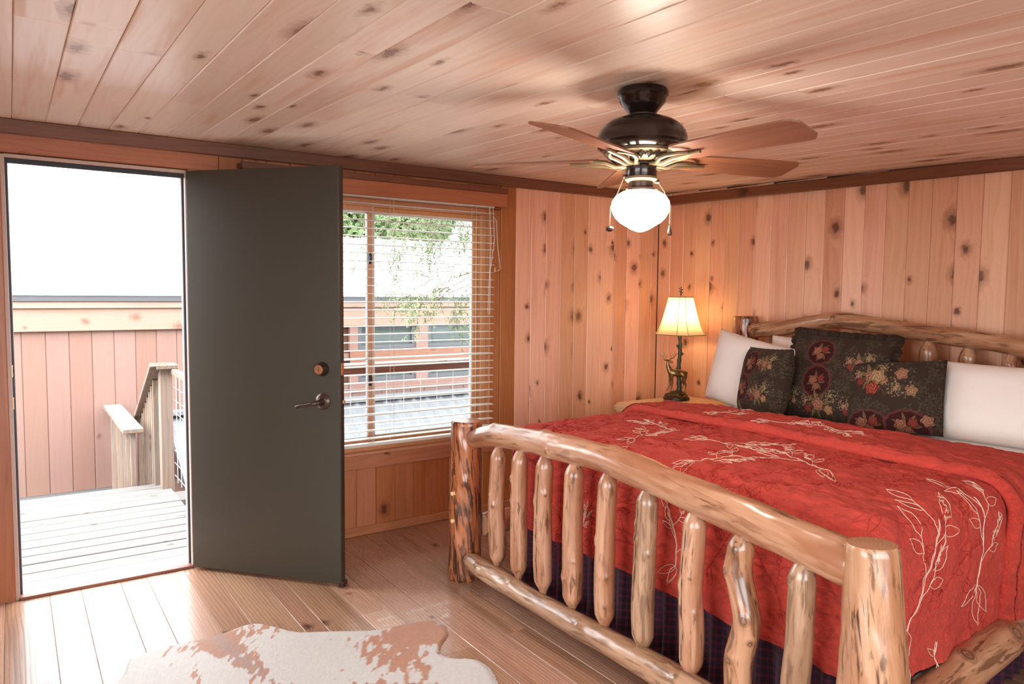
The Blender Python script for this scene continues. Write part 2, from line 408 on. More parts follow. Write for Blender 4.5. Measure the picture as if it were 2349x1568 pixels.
# crown trims and baseboards
def trim_run(name, p0, p1, w, th, upd, mat, label):
    """board from p0 to p1 (centre line), height w, thickness th, facing outward = dir x up"""
    p0 = Vector(p0); p1 = Vector(p1); l = (p1 - p0).length; d = (p1 - p0).normalized(); u = Vector(upd)
    o = place_board(name, board_mesh(w, round(l, 3), th, .005, mat), (p0 + p1) / 2, u, d, None)
    return tag(o, label, 'trim', kind='structure')
trim_run('trim_1', (0.0, YF, 2.193), (0.0, -.0, 2.193), .070, .02, (0, 0, -1), M['trim'], 'dark wood crown strip along the left wall')
trim_run('trim_2', (.02, 0, ceil_z(0) - .026), (XR, 0, ceil_z(XR) - .026), .068, .02, (0, 0, -1), M['trim'], 'dark wood crown strip along the back wall')
trim_run('baseboard_left', (0, -3.22, .028), (0, 0, .028), .056, .014, (0, 0, -1), M['casing'], 'low wooden baseboard under the window')
trim_run('baseboard_back', (.02, 0, .028), (XR, 0, .028), .056, .014, (0, 0, -1), M['casing'], 'low wooden baseboard along the back wall')

# ------------------------------------------------------------------ door frame and open door
door_1 = empty('door_1', (0, (DY0 + DY1) / 2, 0), label='doorway in the left wall with the olive door standing open', cat='door', kind='structure')
def part(mb, name, mat, parent, smooth=False):
    o = mb.build(name, mat, None, smooth)
    if parent is not None:
        o.parent = parent; o.matrix_parent_inverse = parent.matrix_basis.inverted()
    return o
for ys, nm in ((DY0, 1), (DY1, -1)):
    part(MB().cbox(-.15, .002, min(ys - .014 * nm, ys + .004 * nm), max(ys - .014 * nm, ys + .004 * nm), 0, DZ + .014, .002), 'jamb', M['jamb'], door_1)
    part(MB().cbox(-.075, -.045, min(ys, ys + .016 * nm), max(ys, ys + .016 * nm), 0, DZ, .002), 'door_stop', M['jamb'], door_1)
    part(MB().cbox(-.045, -.035, min(ys, ys + .014 * nm), max(ys, ys + .014 * nm), 0, DZ, .002), 'weatherstrip', M['gasket'], door_1)
part(MB().cbox(-.15, .002, DY0, DY1, DZ, DZ + .016, .002), 'head_jamb', M['jamb'], door_1)
part(MB().cbox(-.075, -.045, DY0, DY1, DZ - .018, DZ, .002), 'door_stop', M['jamb'], door_1)
part(MB().cbox(-.045, -.02, DY0, DY1, DZ - .022, DZ, .002), 'weatherstrip', M['gasket'], door_1)
part(MB().cbox(-.035, .016, DY0, DY1, -.016, .014, .004), 'threshold', M['trim'], door_1)
part(MB().cbox(-.20, -.035, DY0 - .02, DY1 + .02, -.07, .008, .006), 'sill_plate', M['alu'], door_1)
for z in (.93, 1.08): part(MB().cbox(-.04, -.004, DY0 + .003, DY0 + .008, z - .028, z + .028, .002), 'strike_plate', M['brass'], door_1)

ang = math.atan2(.566, .66)
door_leaf = empty('door_2', (.035, -3.392, 0), (0, 0, ang), label='open olive green door leaf swung into the room', cat='door', kind='structure')
# local: x along the leaf, y towards the window side, face to the camera = -y
def lpart(mb, name, mat, parent, smooth=False, label=None):
    o = mb.build(name, mat, None, smooth); o.parent = parent
    if label: o['label'] = label
    return o
LW = .855
lpart(MB().cbox(0, LW, 0, .044, .018, 2.062, .0025), 'door_panel', M['doorpaint'], door_leaf)
lpart(MB().cbox(LW - .0005, LW + .0035, .004, .040, .02, 2.06, .001), 'door_edge', M['dooredge'], door_leaf, label='dark bare edge of the door')
lpart(MB().cbox(LW + .003, LW + .006, .010, .034, 1.055, 1.115, .001), 'latch_plate', M['brass'], door_leaf, label='brass deadbolt plate in the door edge')
lpart(MB().cbox(LW + .003, LW + .006, .010, .034, .895, .955, .001), 'latch_plate', M['bronze'], door_leaf, label='dark latch plate in the door edge')
lpart(MB().cbox(LW + .004, LW + .016, .015, .029, .915, .935, .003), 'latch_bolt', M['brass'], door_leaf)
lpart(MB().cbox(LW - .012, LW + .012, -.004, .05, .004, .03, .003), 'corner_guard', M['bronze'], door_leaf)
def lathe_y(mb, prof, cx, cz, n=28):
    sub = MB().lathe(prof, (0, 0, 0), n); V = [(cx + v[0], -v[2], cz + v[1]) for v in sub.V]; return mb.add(V, sub.F)
db = lpart(lathe_y(MB(), [(.034, 0), (.035, .006), (.033, .014), (.030, .028), (.027, .036), (.0265, .040), (.022, .040)], .765, 1.085), 'deadbolt', M['bronze'], door_leaf, True)
lpart(lathe_y(MB(), [(.0225, .037), (.0225, .0425), (.012, .043), (.006, .0425)], .765, 1.085), 'key_cylinder', M['brass'], db, True)
lpart(MB().box(.7642, .7662, -.0445, -.042, 1.079, 1.091), 'keyhole', M['black'], db)
rs_ = lpart(lathe_y(MB(), [(.040, 0), (.041, .004), (.035, .011), (.021, .016), (.014, .030), (.013, .046), (.010, .05)], .765, .925), 'handle_rose', M['bronze'], door_leaf, True)
lpart(MB().tube([(.768, -.044, .925), (.755, -.052, .923), (.73, -.055, .917), (.70, -.055, .912), (.67, -.054, .906), (.655, -.052, .902), (.648, -.05, .899)], [.010, .011, .009, .0065, .007, .009, .008], 14), 'lever', M['bronze'], rs_, True)
for z in (.3, 1.03, 1.8):
    lpart(MB().tube([(-.006, .046, z - .045), (-.006, .046, z + .045)], .007, 10), 'hinge', M['bronze'], door_leaf, True)

# ------------------------------------------------------------------ window
win = empty('window_1', (0, (WY0 + WY1) / 2, WZ0), label='wood framed sliding window beside the open door', cat='window', kind='structure')
FX0, FX1 = -.12, -.035
F_ = .042
for (y0, y1, z0, z1) in [(WY0, WY1, WZ1 - F_, WZ1), (WY0, WY1, WZ0, WZ0 + F_), (WY0, WY0 + F_, WZ0 + F_, WZ1 - F_), (WY1 - F_, WY1, WZ0 + F_, WZ1 - F_)]:
    part(MB().cbox(FX0, FX1, y0, y1, z0, z1, .004), 'window_frame', M['sash'], win)
for (y0, y1, z0, z1) in [(WY0, WY1, WZ1, WZ1 + .012), (WY0, WY1, WZ0 - .014, WZ0), (WY0 - .012, WY0, WZ0, WZ1), (WY1, WY1 + .012, WZ0, WZ1)]:
    part(MB().cbox(-.14, .004, y0, y1, z0, z1, .002), 'window_reveal', M['sash'], win)
def sash(y0, y1, x0, x1, s=.038):
    a0, a1 = WZ0 + F_, WZ1 - F_
    ff = MB()
    ff.cbox(x0, x1, y0, y0 + s, a0, a1, .004); ff.cbox(x0, x1, y1 - s, y1, a0, a1, .004)
    ff.cbox(x0 + .001, x1 - .001, y0 + s - .004, y1 - s + .004, a0, a0 + s, .004); ff.cbox(x0 + .001, x1 - .001, y0 + s - .004, y1 - s + .004, a1 - s, a1, .004)
    o = part(ff, 'sash', M['sash'], win)
    b = MB(); q = .007; xm = (x0 + x1) / 2
    for (c0, c1, d0, d1) in [(y0 + s, y0 + s + q, a0 + s, a1 - s), (y1 - s - q, y1 - s, a0 + s, a1 - s), (y0 + s, y1 - s, a0 + s, a0 + s + q), (y0 + s, y1 - s, a1 - s - q, a1 - s)]:
        b.box(xm - .009, xm + .009, c0, c1, d0, d1)
    adopt(b.build('glazing_bead', M['vinyl']), o)
    gg = MB().box(xm - .002, xm + .002, y0 + s, y1 - s, a0 + s, a1 - s).build('pane', M['glass']); adopt(gg, o)
    return o
sash(-2.36, WY1 - F_, -.105, -.075)
sash(WY0 + F_, -2.335, -.072, -.042)
part(MB().cbox(-.042, -.036, -2.352, -2.338, WZ0 + F_, WZ1 - F_, .001), 'astragal', M['jamb'], win)
for z in (.93, 1.66):
    part(MB().cbox(-.042, -.026, -2.375, -2.358, z - .035, z + .035, .004).cbox(-.034, -.014, -2.372, -2.361, z - .012, z + .02, .003), 'sash_latch', M['latch'], win)

# blinds
bl = empty('window_blinds', (.045, -2.28, 1.98), label='ivory horizontal slat blinds lowered with slats open over the window', cat='blinds')
BX = .040
V = []; n = 7; W2 = .0235
Vs = []; Fs = []
L0, L1 = -3.03 + 2.28, -1.548 + 2.28
for j, yy in enumerate((L0, L1)):
    for k in range(n):
        s = -1 + 2 * k / (n - 1); Vs.append((s * W2, yy, .0035 * (1 - s * s)))
    for k in range(n):
        s = -1 + 2 * k / (n - 1); Vs.append((s * W2, yy, .0035 * (1 - s * s) - .0022))
for k in range(n - 1):
    Fs.append((k, k + 1, 2 * n + k + 1, 2 * n + k)); Fs.append((n + k + 1, n + k, 3 * n + k, 3 * n + k + 1))
for k0 in (0, 2 * n): Fs.append(tuple(range(k0, k0 + n)) + tuple(range(k0 + 2 * n - 1, k0 + n - 1, -1)))
Fs.append((0, n, 3 * n, 2 * n)); Fs.append((n - 1, 2 * n - 1, 4 * n - 1, 3 * n - 1))
slat_me = bpy.data.meshes.new('slat'); slat_me.from_pydata(Vs, [], Fs); prep(slat_me, M['white_slat'])
zs = [1.972 - .0475 * i for i in range(30)]
for i, z in enumerate(zs):
    o = link('slat', slat_me, bl); o.location = (0, 0, z - 1.98)
    o.rotation_euler = (rng.uniform(-.003, .003), math.radians(1 + rng.uniform(-1.5, 1.5) + (7 if i % 7 == 5 and i > 14 else 0)), 0)
def bpart(mb, name, mat, label=None):
    o = mb.build(name, mat); o.parent = bl; o.matrix_parent_inverse = Matrix.Translation((-.045, 2.28, -1.98)); 
    if label: o['label'] = label
    return o
bpart(MB().cbox(BX - .02, BX + .026, -3.03, -1.548, .548, .566, .003), 'bottom_rail', M['white_slat'])
bpart(MB().cbox(BX - .022, BX + .028, -3.03, -1.548, 2.005, 2.045, .003), 'head_rail', M['white_slat'])
for yy in (-2.88, -2.26, -1.69):
    for dx in (-.022, .032):
        bpart(MB().tube([(BX + dx, yy, .56), (BX + dx, yy, 2.01)], .0011, 5), 'ladder_cord', M['cord'])
bpart(MB().tube([(.082, -1.60, 2.01), (.084, -1.585, 1.8), (.085, -1.60, 1.5), (.085, -1.607, 1.34), (.085, -1.60, 1.32), (.085, -1.592, 1.34), (.085, -1.59, 1.6), (.083, -1.56, 1.8), (.08, -1.57, 2.01)], .0018, 6), 'pull_cord', M['cord'])
bpart(MB().tube([(.083, -1.57, 1.95), (.084, -1.545, 1.92), (.085, -1.54, 1.8), (.085, -1.515, 1.62), (.085, -1.525, 1.605), (.085, -1.545, 1.6), (.083, -1.555, 1.62)], .0018, 6), 'tilt_cord', M['cord'])
bpart(MB().tube([(.085, -1.555, 1.625), (.085, -1.555, 1.595)], [.006, .011], 8), 'tassel', M['brass'])
val = empty('window_valance', (.04, -2.28, 2.02), label='boxy stained wood valance above the window blinds', cat='valance')
def vpart(mb, name, mat):
    o = mb.build(name, mat); o.parent = val; o.matrix_parent_inverse = Matrix.Translation((-.04, 2.28, -2.02)); return o
vpart(MB().cbox(.076, .094, -3.12, -1.47, 2.012, 2.096, .002), 'valance_board', M['casing'])
vpart(MB().cbox(.0045, .076, -1.488, -1.47, 2.012, 2.096, .002), 'valance_end', M['casing'])
vpart(MB().cbox(.0045, .098, -3.13, -1.464, 2.096, 2.13, .003), 'valance_top', M['trim'])

# ------------------------------------------------------------------ log furniture
def log_material(name, light, mid, dark, bark, barkamt, streak, gloss=.22):
    t = NT(name)
    a = t.n('ShaderNodeAttribute', attribute_name='lp').outputs['Vector']
    kd = t.n('ShaderNodeAttribute', attribute_name='knotd').outputs['Fac']
    cr = t.n('ShaderNodeAttribute', attribute_name='crackd').outputs['Fac']
    cp = t.n('ShaderNodeAttribute', attribute_name='cap').outputs['Fac']
    rnd = t.n('ShaderNodeObjectInfo').outputs['Random']
    off = t.n('ShaderNodeCombineXYZ', {0: t.math('MULTIPLY', rnd, 31.), 1: t.math('MULTIPLY', rnd, 17.), 2: t.math('MULTIPLY', rnd, 71.)})
    p = t.n('ShaderNodeVectorMath', {0: a, 1: off.outputs[0]}, operation='ADD').outputs[0]
    n1 = t.noise(t.vmul(p, (16., 16., 2.2)), 1., 4, .5)
    n2 = t.noise(t.vmul(p, (70., 70., 3.5)), 1., 3)
    n3 = t.noise(t.vmul(p, (48., 48., 6.)), 1., 5, 1.0)
    big = t.noise(t.vmul(p, (8., 8., 3.)), 1., 2)
    c = t.mix(t.map(n1, .38, .62), light, mid)
    c = t.mix(t.math('MULTIPLY', t.map(n2, .45, .75), .4), c, mid)
    c = t.mix(t.math('MULTIPLY', t.math('MULTIPLY', t.map(n3, .54, .66), t.map(big, .42, .6)), streak), c, dark)
    c = t.mix(t.math('MULTIPLY', t.map(t.noise(t.vmul(p, (34., 34., 5.)), 1., 5, .7), .60 - .10 * barkamt, .68 - .08 * barkamt), min(1., barkamt)), c, bark)
    ring = t.math('MULTIPLY_ADD', t.math('SINE', t.math('MULTIPLY', kd, 1100.)), .5, .5)
    kn = t.map(kd, .016, .010)
    c = t.mix(t.math('MULTIPLY', kn, t.math('MULTIPLY_ADD', ring, .35, .3)), c, dark)
    rim = t.math('MULTIPLY', t.map(kd, .0095, .0080), t.map(kd, .0055, .0070))
    c = t.mix(t.math('MULTIPLY', rim, .75), c, bark)
    c = t.mix(t.map(cr, .0042, .0018), c, (.012, .006, .003))
    sp = t.n('ShaderNodeSeparateXYZ', {0: a})
    rad = t.math('SQRT', t.math('ADD', t.math('POWER', sp.outputs[0], 2.), t.math('POWER', t.math('ADD', sp.outputs[1], .006), 2.)))
    rr = t.math('MULTIPLY_ADD', t.math('SINE', t.math('MULTIPLY', rad, 620.)), .5, .5)
    cc = t.mix(t.math('MULTIPLY', rr, .45), tuple(min(1, v * 1.05) for v in light), mid)
    c = t.mix(cp, c, cc)
    t.set(color=c, rough=t.math('MULTIPLY_ADD', n1, .18, gloss - .05), coat=.35, coat_rough=.2)
    t.bump(t.math('ADD', n1, t.math('MULTIPLY', n2, .4)), .0012)
    return t.m
M['log'] = log_material('peeled_log_varnished', (.52, .275, .165), (.35, .145, .072), (.13, .05, .02), (.16, .06, .03), .45, .9)
M['log_dark'] = log_material('peeled_log_rough', (.46, .16, .065), (.33, .10, .04), (.05, .018, .008), (.08, .028, .016), 1.25, 1.)
M['log_grey'] = log_material('peeled_log_greyish', (.48, .285, .175), (.31, .165, .09), (.13, .065, .035), (.18, .09, .05), .8, .9)
M['log_bold'] = log_material('peeled_log_streaked', (.52, .28, .16), (.35, .15, .072), (.07, .028, .013), (.12, .05, .026), .8, 1.)

def catmull(P, R, step):
    P = np.asarray(P, float); R = np.asarray(R, float)
    Q = np.vstack([2 * P[0] - P[1], P, 2 * P[-1] - P[-2]]); S = np.concatenate([[R[0]], R, [R[-1]]])
    out = []; ro = []
    for i in range(1, len(Q) - 2):
        n = max(2, int(np.linalg.norm(Q[i + 1] - Q[i]) / step))
        for k in range(n):
            t = k / n
            f = lambda a, b, c, d: .5 * ((2 * b) + (-a + c) * t + (2 * a - 5 * b + 4 * c - d) * t * t + (-a + 3 * b - 3 * c + d) * t ** 3)
            out.append(f(Q[i - 1], Q[i], Q[i + 1], Q[i + 2])); ro.append(f(S[i - 1], S[i], S[i + 1], S[i + 2]))
    out.append(P[-1]); ro.append(R[-1])
    return np.array(out), np.array(ro)

def log(name, path, radii, mat, parent=None, seed=0, n=40, step=.012, tips=(0, 0), tipr=.35, knots=(), crack=None, rough=.05, twist=0., lobes=.03, edge=.006, label=None):
    """a peeled log along path; knots = (t 0..1, angle, size); crack = (angle, t0, t1)"""
    rs = np.random.RandomState(seed)
    P, R = catmull(path, radii, step)
    T = np.gradient(P, axis=0); T /= np.linalg.norm(T, axis=1)[:, None]
    seg = np.linalg.norm(np.diff(P, axis=0), axis=1); u = np.concatenate([[0], np.cumsum(seg)]); L = u[-1]
    ref = np.array([0, 0, 1.]) if abs(T[0][2]) < .8 else np.array([1., 0, 0])
    A = np.zeros_like(P); B = np.zeros_like(P)
    for i in range(len(P)):
        a = ref - T[i] * (ref @ T[i]); a /= np.linalg.norm(a); A[i] = a; B[i] = np.cross(T[i], a); ref = a
    th = np.linspace(0, 2 * PI, n, endpoint=False)
    U, TH = np.meshgrid(u, th, indexing='ij'); R0 = np.repeat(R[:, None], n, 1)
    sc = np.ones_like(U)
    for end, tl in ((0, tips[0]), (1, tips[1])):
        dd = U if end == 0 else L - U
        if tl > 0:
            x = np.clip(dd / tl, 0, 1); sc *= tipr + (1 - tipr) * (x - .12 * np.sin(2 * PI * x) / 2)
        else:
            x = np.clip(dd / edge, 0, 1); sc *= .93 + .07 * np.sqrt(1 - (1 - x) ** 2)
    thw = TH + twist * U
    d = np.zeros_like(U)
    for k in range(1, 5):
        ph = rs.rand(4) * 6.28; d += lobes / k * (np.cos(k * thw + ph[0] + 3 * np.sin(U * 2.2 + ph[1])) * (.6 + .5 * np.sin(U * 5.3 + ph[2])))
    d += rough * (fbm(np.cos(thw) * 1.6 + 7 * seed + U * 5, np.sin(thw) * 1.6 + U * 7 + 3.3, 4) - .5) * 1.4
    rad = R0 * sc * (1 + d)
    kd = np.full_like(U, .1); cd = np.full_like(U, .1)
    for (kt, ka, ks) in knots:
        da = (TH - ka + PI) % (2 * PI) - PI
        du = U - kt * L; ds = np.sqrt(du ** 2 + (da * R0) ** 2 * 1.0)
        rad += ks * .42 * np.exp(-(ds / (ks * 1.15)) ** 2 * np.where(du * 1 > 0, .8, 1.2)) - ks * .1 * np.exp(-(ds / (ks * .35)) ** 2)
        kd = np.minimum(kd, ds * .012 / (ks * .62))
    if crack:
        for (ca, t0, t1) in (crack if isinstance(crack, list) else [crack]):
            wob = .10 * np.sin(U * 19 + seed) + .06 * np.sin(U * 43 + 2 * seed)
            da = (TH - ca - wob - twist * U * -1 + PI) % (2 * PI) - PI
            inr = np.clip((U / L - t0) * 14, 0, 1) * np.clip((t1 - U / L) * 14, 0, 1)
            dist = np.abs(da) * R0 / np.maximum(inr, .05)
            rad -= .004 * np.exp(-(dist / .0035) ** 2) * inr; cd = np.minimum(cd, dist)
    X = P[:, None, :] + A[:, None, :] * (np.cos(TH) * rad)[..., None] + B[:, None, :] * (np.sin(TH) * rad)[..., None]
    lp = np.stack([np.cos(thw) * rad, np.sin(thw) * rad, U], -1); cap = np.zeros_like(U)
    rows = [X]; lps = [lp]; caps = [cap]; kds = [kd]; cds = [cd]
    for end in (0, -1):
        rr = []; 
        fr_ = [.999, .8, .55, .3, .1, .002]
        Xe = X[end]; c = P[end]; ext = T[end] * (.0015 if end == -1 else -.0015)
        nx = np.array([c + (Xe - c) * f + ext * (1 - f ** 2) for f in fr_]); nl = np.array([lp[end] * np.array([f, f, 1]) for f in fr_])
        if end == 0: nx = nx[::-1]; nl = nl[::-1]
        z = np.full((6, n), 1. if tips[0 if end == 0 else 1] == 0 else 0.)
        e1 = np.full((6, n), .1)
        if end == 0: rows.insert(0, nx); lps.insert(0, nl); caps.insert(0, z); kds.insert(0, e1); cds.insert(0, e1)
        else: rows.append(nx); lps.append(nl); caps.append(z); kds.append(e1); cds.append(e1)
    X = np.vstack(rows).transpose(1, 0, 2)[:, ::-1]; f = lambda l: np.vstack(l).T[:, ::-1].ravel()
    lp = np.vstack(lps).transpose(1, 0, 2)[:, ::-1]
    o = grid_mesh(name, X, mat, None, True, {'lp': ('FLOAT_VECTOR', lp), 'cap': ('FLOAT', f(caps)), 'knotd': ('FLOAT', f(kds)), 'crackd': ('FLOAT', f(cds))})
    o.data.set_sharp_from_angle(angle=math.radians(60))
    if parent is not None: o.parent = parent; o.matrix_parent_inverse = parent.matrix_basis.inverted()
    if label: o['label'] = label
    return o

bed = empty('log_bed', (2.0, -1.2, 0), label='rustic peeled log bed with spindled footboard and arched headboard', cat='bed')
FY = -2.25
cams = math.atan2(CAM[1] - FY, CAM[0] - 2)   # facing angle of the camera
# vertical log: angle 0 = +x, B = T x A = z x x = +y
p_ = log('post', [(.895, FY, .0), (.897, FY, .3), (.902, FY - .002, .6), (.905, FY, .818)], [.086, .085, .080, .079], M['log_dark'], bed, 11, n=64, rough=.13, twist=1.0, lobes=.02,
    knots=[(.63, -.55, .022), (.45, -1.5, .014)], crack=[(-1.6, .2, .75), (-.9, .45, .95)], label='dark reddish rough left foot post')
for zz in (.455, .315):
    pl_ = MB().lathe([(.0102, -.012), (.0102, .0015), (.008, .0025), (.002, .003)], (0, 0, 0), 16).build('wood_plug', M['slab'], None, True)
    q = math.radians(-78); rr_ = .0865
    pl_.matrix_world = Matrix.Translation((.897 + math.cos(q) * rr_, FY + math.sin(q) * rr_, zz)) @ Matrix.Rotation(q, 4, 'Z') @ Matrix.Rotation(PI / 2, 4, 'Y')
    mw = pl_.matrix_world.copy(); pl_.parent = p_; pl_.matrix_world = mw
    pl_.matrix_parent_inverse = Matrix.Identity(4); pl_.matrix_basis = mw
log('post', [(3.085, FY - .03, .0), (3.075, FY - .03, .2), (3.062, FY - .025, .42), (3.045, FY - .015, .64), (3.035, FY - .012, .81)], [.108, .094, .088, .076, .068], M['log_bold'], bed, 23, n=72, rough=.09, twist=.6, lobes=.045,
    knots=[(.16, -2.3, .03)], label='honey coloured right foot post with dark streaks')
log('top_rail', [(.985, FY, .735), (1.10, FY - .008, .765), (1.23, FY, .79), (1.47, FY + .004, .808), (1.72, FY, .821), (1.94, FY - .005, .829), (2.11, FY, .818), (2.33, FY + .003, .797), (2.52, FY, .778), (2.69, FY - .004, .762), (2.81, FY, .748), (2.95, FY, .733), (3.0, FY, .728)],
    [.045, .052, .055, .054, .058, .054, .060, .058, .062, .064, .062, .066, .062], M['log'], bed, 5, n=64, step=.009, rough=.08, lobes=.03,
    knots=[(.10, .1, .02), (.215, -2.2, .020), (.285, -.3, .022), (.33, 1.9, .016), (.44, -1.9, .022), (.50, -.55, .026), (.505, -1.5, .018), (.65, -1.75, .022), (.69, -1.2, .022), (.74, -.6, .014), (.77, -1.9, .018), (.865, -1.1, .028)], crack=[(-1.3, .87, .99)])
log('lower_rail', [(.985, FY - .03, .128), (1.2, FY - .03, .118), (1.5, FY - .028, .116), (1.82, FY - .025, .120), (2.13, FY - .025, .128), (2.45, FY - .03, .130), (2.75, FY - .03, .13), (3.02, FY - .03, .13)],
    [.043, .050, .046, .050, .052, .056, .056, .058], M['log_grey'], bed, 8, n=56, rough=.10, lobes=.04, tips=(.035, 0), tipr=.75, knots=[(.07, 1.1, .018), (.2, .6, .014), (.44, .9, .02), (.7, .7, .02)])
SP = [(1.200, 'log', .66), (1.380, 'log', .0), (1.570, 'log', .5), (1.770, 'log', .3), (1.975, 'log', .0), (2.190, 'log_grey', .6), (2.415, 'log', .6), (2.615, 'log_bold', .0), (2.825, 'log_grey', .0)]
rail_z = lambda x: float(np.interp(x, [1, 1.23, 1.47, 1.72, 1.94, 2.11, 2.33, 2.52, 2.69, 2.81, 2.95], [.735, .79, .808, .821, .829, .818, .797, .778, .762, .748, .733]))
rs = np.random.RandomState(44)
for i, (x, mt, crk) in enumerate(SP):
    zt = rail_z(x) - .028; zb = .150
    bow = [rs.uniform(-.006, .006) for _ in range(4)]
    if i == 7: bow = [.0, .028, -.012, .018]
    r = .0405 + rs.uniform(-.002, .002)
    if i == 7: r = .044
    kn = [(rs.uniform(.15, .85), rs.uniform(-2.4, -.4), rs.uniform(.010, .016)) for _ in range(3)]
    if i == 7: kn = [(.28, -1.6, .022), (.52, -1.1, .024), (.75, -2., .02), (.42, -.6, .018), (.88, -1.3, .018)]
    if i == 8: kn = [(.2, -1.2, .022), (.85, -2.2, .012)]
    dz = zt - zb
    log('spindle', [(x, FY, zb), (x + bow[0], FY - .004, zb + dz * .25), (x + bow[1], FY - .006, zb + dz * .5), (x + bow[2], FY - .003, zb + dz * .75), (x + .004, FY, zt)], [r * .97, r * 1.05, r, r * .98, r * .96], M[mt], bed, 60 + i, n=40, step=.01,
        tips=(.066, .070), tipr=.34, rough=.05, lobes=.028, knots=kn, crack=[(-1.5 + rs.uniform(-.5, .2), .06, .9)] if crk > .4 else None, twist=2.5 if i == 7 else 0)
# headboard
HY = -.17
log('post', [(.955, HY + .03, 0), (.953, HY + .03, .6), (.95, HY + .025, 1.325)], [.09, .087, .083], M['log_dark'], bed, 31, n=56, rough=.09, twist=.6, label='dark brown left head post')
log('post', [(3.05, HY + .03, 0), (3.05, HY + .03, .6), (3.05, HY + .025, 1.30)], [.09, .087, .083], M['log_dark'], bed, 32, n=56, rough=.09)
HP = [(1.045, HY - .04, 1.232), (1.10, HY - .03, 1.242), (1.285, HY - .02, 1.264), (1.49, HY - .02, 1.303), (1.645, HY - .02, 1.322), (1.84, HY - .02, 1.302), (1.99, HY - .02, 1.288), (2.15, HY - .02, 1.273), (2.30, HY - .02, 1.262), (2.46, HY - .02, 1.245), (2.6, HY - .02, 1.228), (2.8, HY - .02, 1.20), (3.02, HY - .01, 1.17)]
log('top_rail', HP, [.046, .050, .046, .044, .048, .044, .047, .043, .050, .045, .048, .05, .05], M['log_bold'], bed, 41, n=64, step=.009, rough=.12, lobes=.05, twist=2.2, tips=(.02, 0), tipr=.85,
    knots=[(.065, -1.9, .02), (.13, -.3, .015), (.30, 1.2, .018), (.42, -1.6, .02), (.50, -2.3, .022), (.60, -1.3, .024), (.66, -2.1, .03), (.76, -1.7, .024)])
for i, x in enumerate([1.165, 1.36, 1.555, 1.75, 1.945, 2.14, 2.335, 2.53, 2.725, 2.9]):
    zt = float(np.interp(x, [q[0] for q in HP], [q[2] for q in HP])) - .025
    log('spindle', [(x, HY - .01, .40), (x + rs.uniform(-.008, .008), HY - .01, .75), (x, HY - .01, zt)], [.042, .043, .042], M['log'], bed, 90 + i, n=32, step=.014, tips=(.07, .07), tipr=.36, rough=.05, knots=[(.93, -1.6, .012)])
log('lower_rail', [(1.02, HY - .01, .37), (2, HY - .01, .38), (3.0, HY - .01, .37)], [.05, .05, .05], M['log'], bed, 42, n=32, step=.03)
log('side_rail', [(2.985, -2.2, .205), (2.985, -1.8, .222), (2.99, -1.45, .262), (2.99, -1.15, .285), (2.985, -.7, .295), (2.985, -.24, .30)], [.062, .064, .068, .062, .06, .06], M['log_bold'], bed, 51, n=56, rough=.10, lobes=.06, knots=[(.30, .35, .04), (.44, .8, .04), (.6, 0, .03)])
log('side_rail', [(.955, -2.18, .28), (.955, -1.2, .29), (.955, -.24, .30)], [.06, .064, .06], M['log'], bed, 52, n=32, step=.03)

# ------------------------------------------------------------------ bedding
MX0, MX1, MY0, MY1 = 1.055, 2.945, -2.07, -.29
def rounded_box_mesh(name, x0, x1, y0, y1, z0, z1, rad, mat, parent=None, label=None):
    bm = bmesh.new(); bmesh.ops.create_cube(bm, size=1)
    for v in bm.verts: v.co = Vector(((x0 + x1) / 2 + v.co.x * (x1 - x0), (y0 + y1) / 2 + v.co.y * (y1 - y0), (z0 + z1) / 2 + v.co.z * (z1 - z0)))
    bmesh.ops.bevel(bm, geom=bm.edges[:], offset=rad, segments=5, affect='EDGES', profile=.5)
    me = bpy.data.meshes.new(name); bm.to_mesh(me); bm.free(); prep(me, mat, True); o = link(name, me, parent)
    if parent is not None: o.matrix_parent_inverse = parent.matrix_basis.inverted()
    return o
mat_ = rounded_box_mesh('mattress', MX0 + .03, MX1 - .03, MY0 + .03, MY1 + .0, .38, .797, .07, M['linen'])
tag(mat_, 'white sheeted mattress lying on the log bed under the red quilt', 'mattress')
bx = rounded_box_mesh('box_spring', MX0 + .04, MX1 - .04, MY0 + .04, MY1, .20, .378, .02, M['linen'])
tag(bx, 'box spring under the mattress behind the dark bed skirt', 'box spring')

def wrap(S, Tt, off=0., rt=.075, drop_noise=None):
    """cloth over the bed; (S, Tt) unfolded metres: S across (x), Tt along (y). Returns xyz and normal"""
    x0, x1, y0 = MX0 + rt, MX1 - rt, MY0 + rt
    cx = np.clip(S, x0, x1); cy = np.maximum(Tt, y0)
    dx = S - cx; dy = Tt - cy; d = np.sqrt(dx ** 2 + dy ** 2); dd = np.maximum(d, 1e-9)
    nx, ny = dx / dd, dy / dd
    r = rt + .02 + off; arc = r * PI / 2
    a = np.clip(d / r, 0, PI / 2); dn = np.maximum(d - arc, 0)
    hx = np.sin(a) * r; z = .80 - (rt + .02) + np.cos(a) * r - dn
    top = (d < 1e-6)
    X = cx + nx * hx; Y = cy + ny * hx
    N = np.stack([nx * np.sin(a), ny * np.sin(a), np.cos(a)], -1)
    crown = .012 * np.clip(1 - ((S - 2.0) / .95) ** 2, 0, 1)
    return np.stack([X, Y, z + crown], -1), N, dn

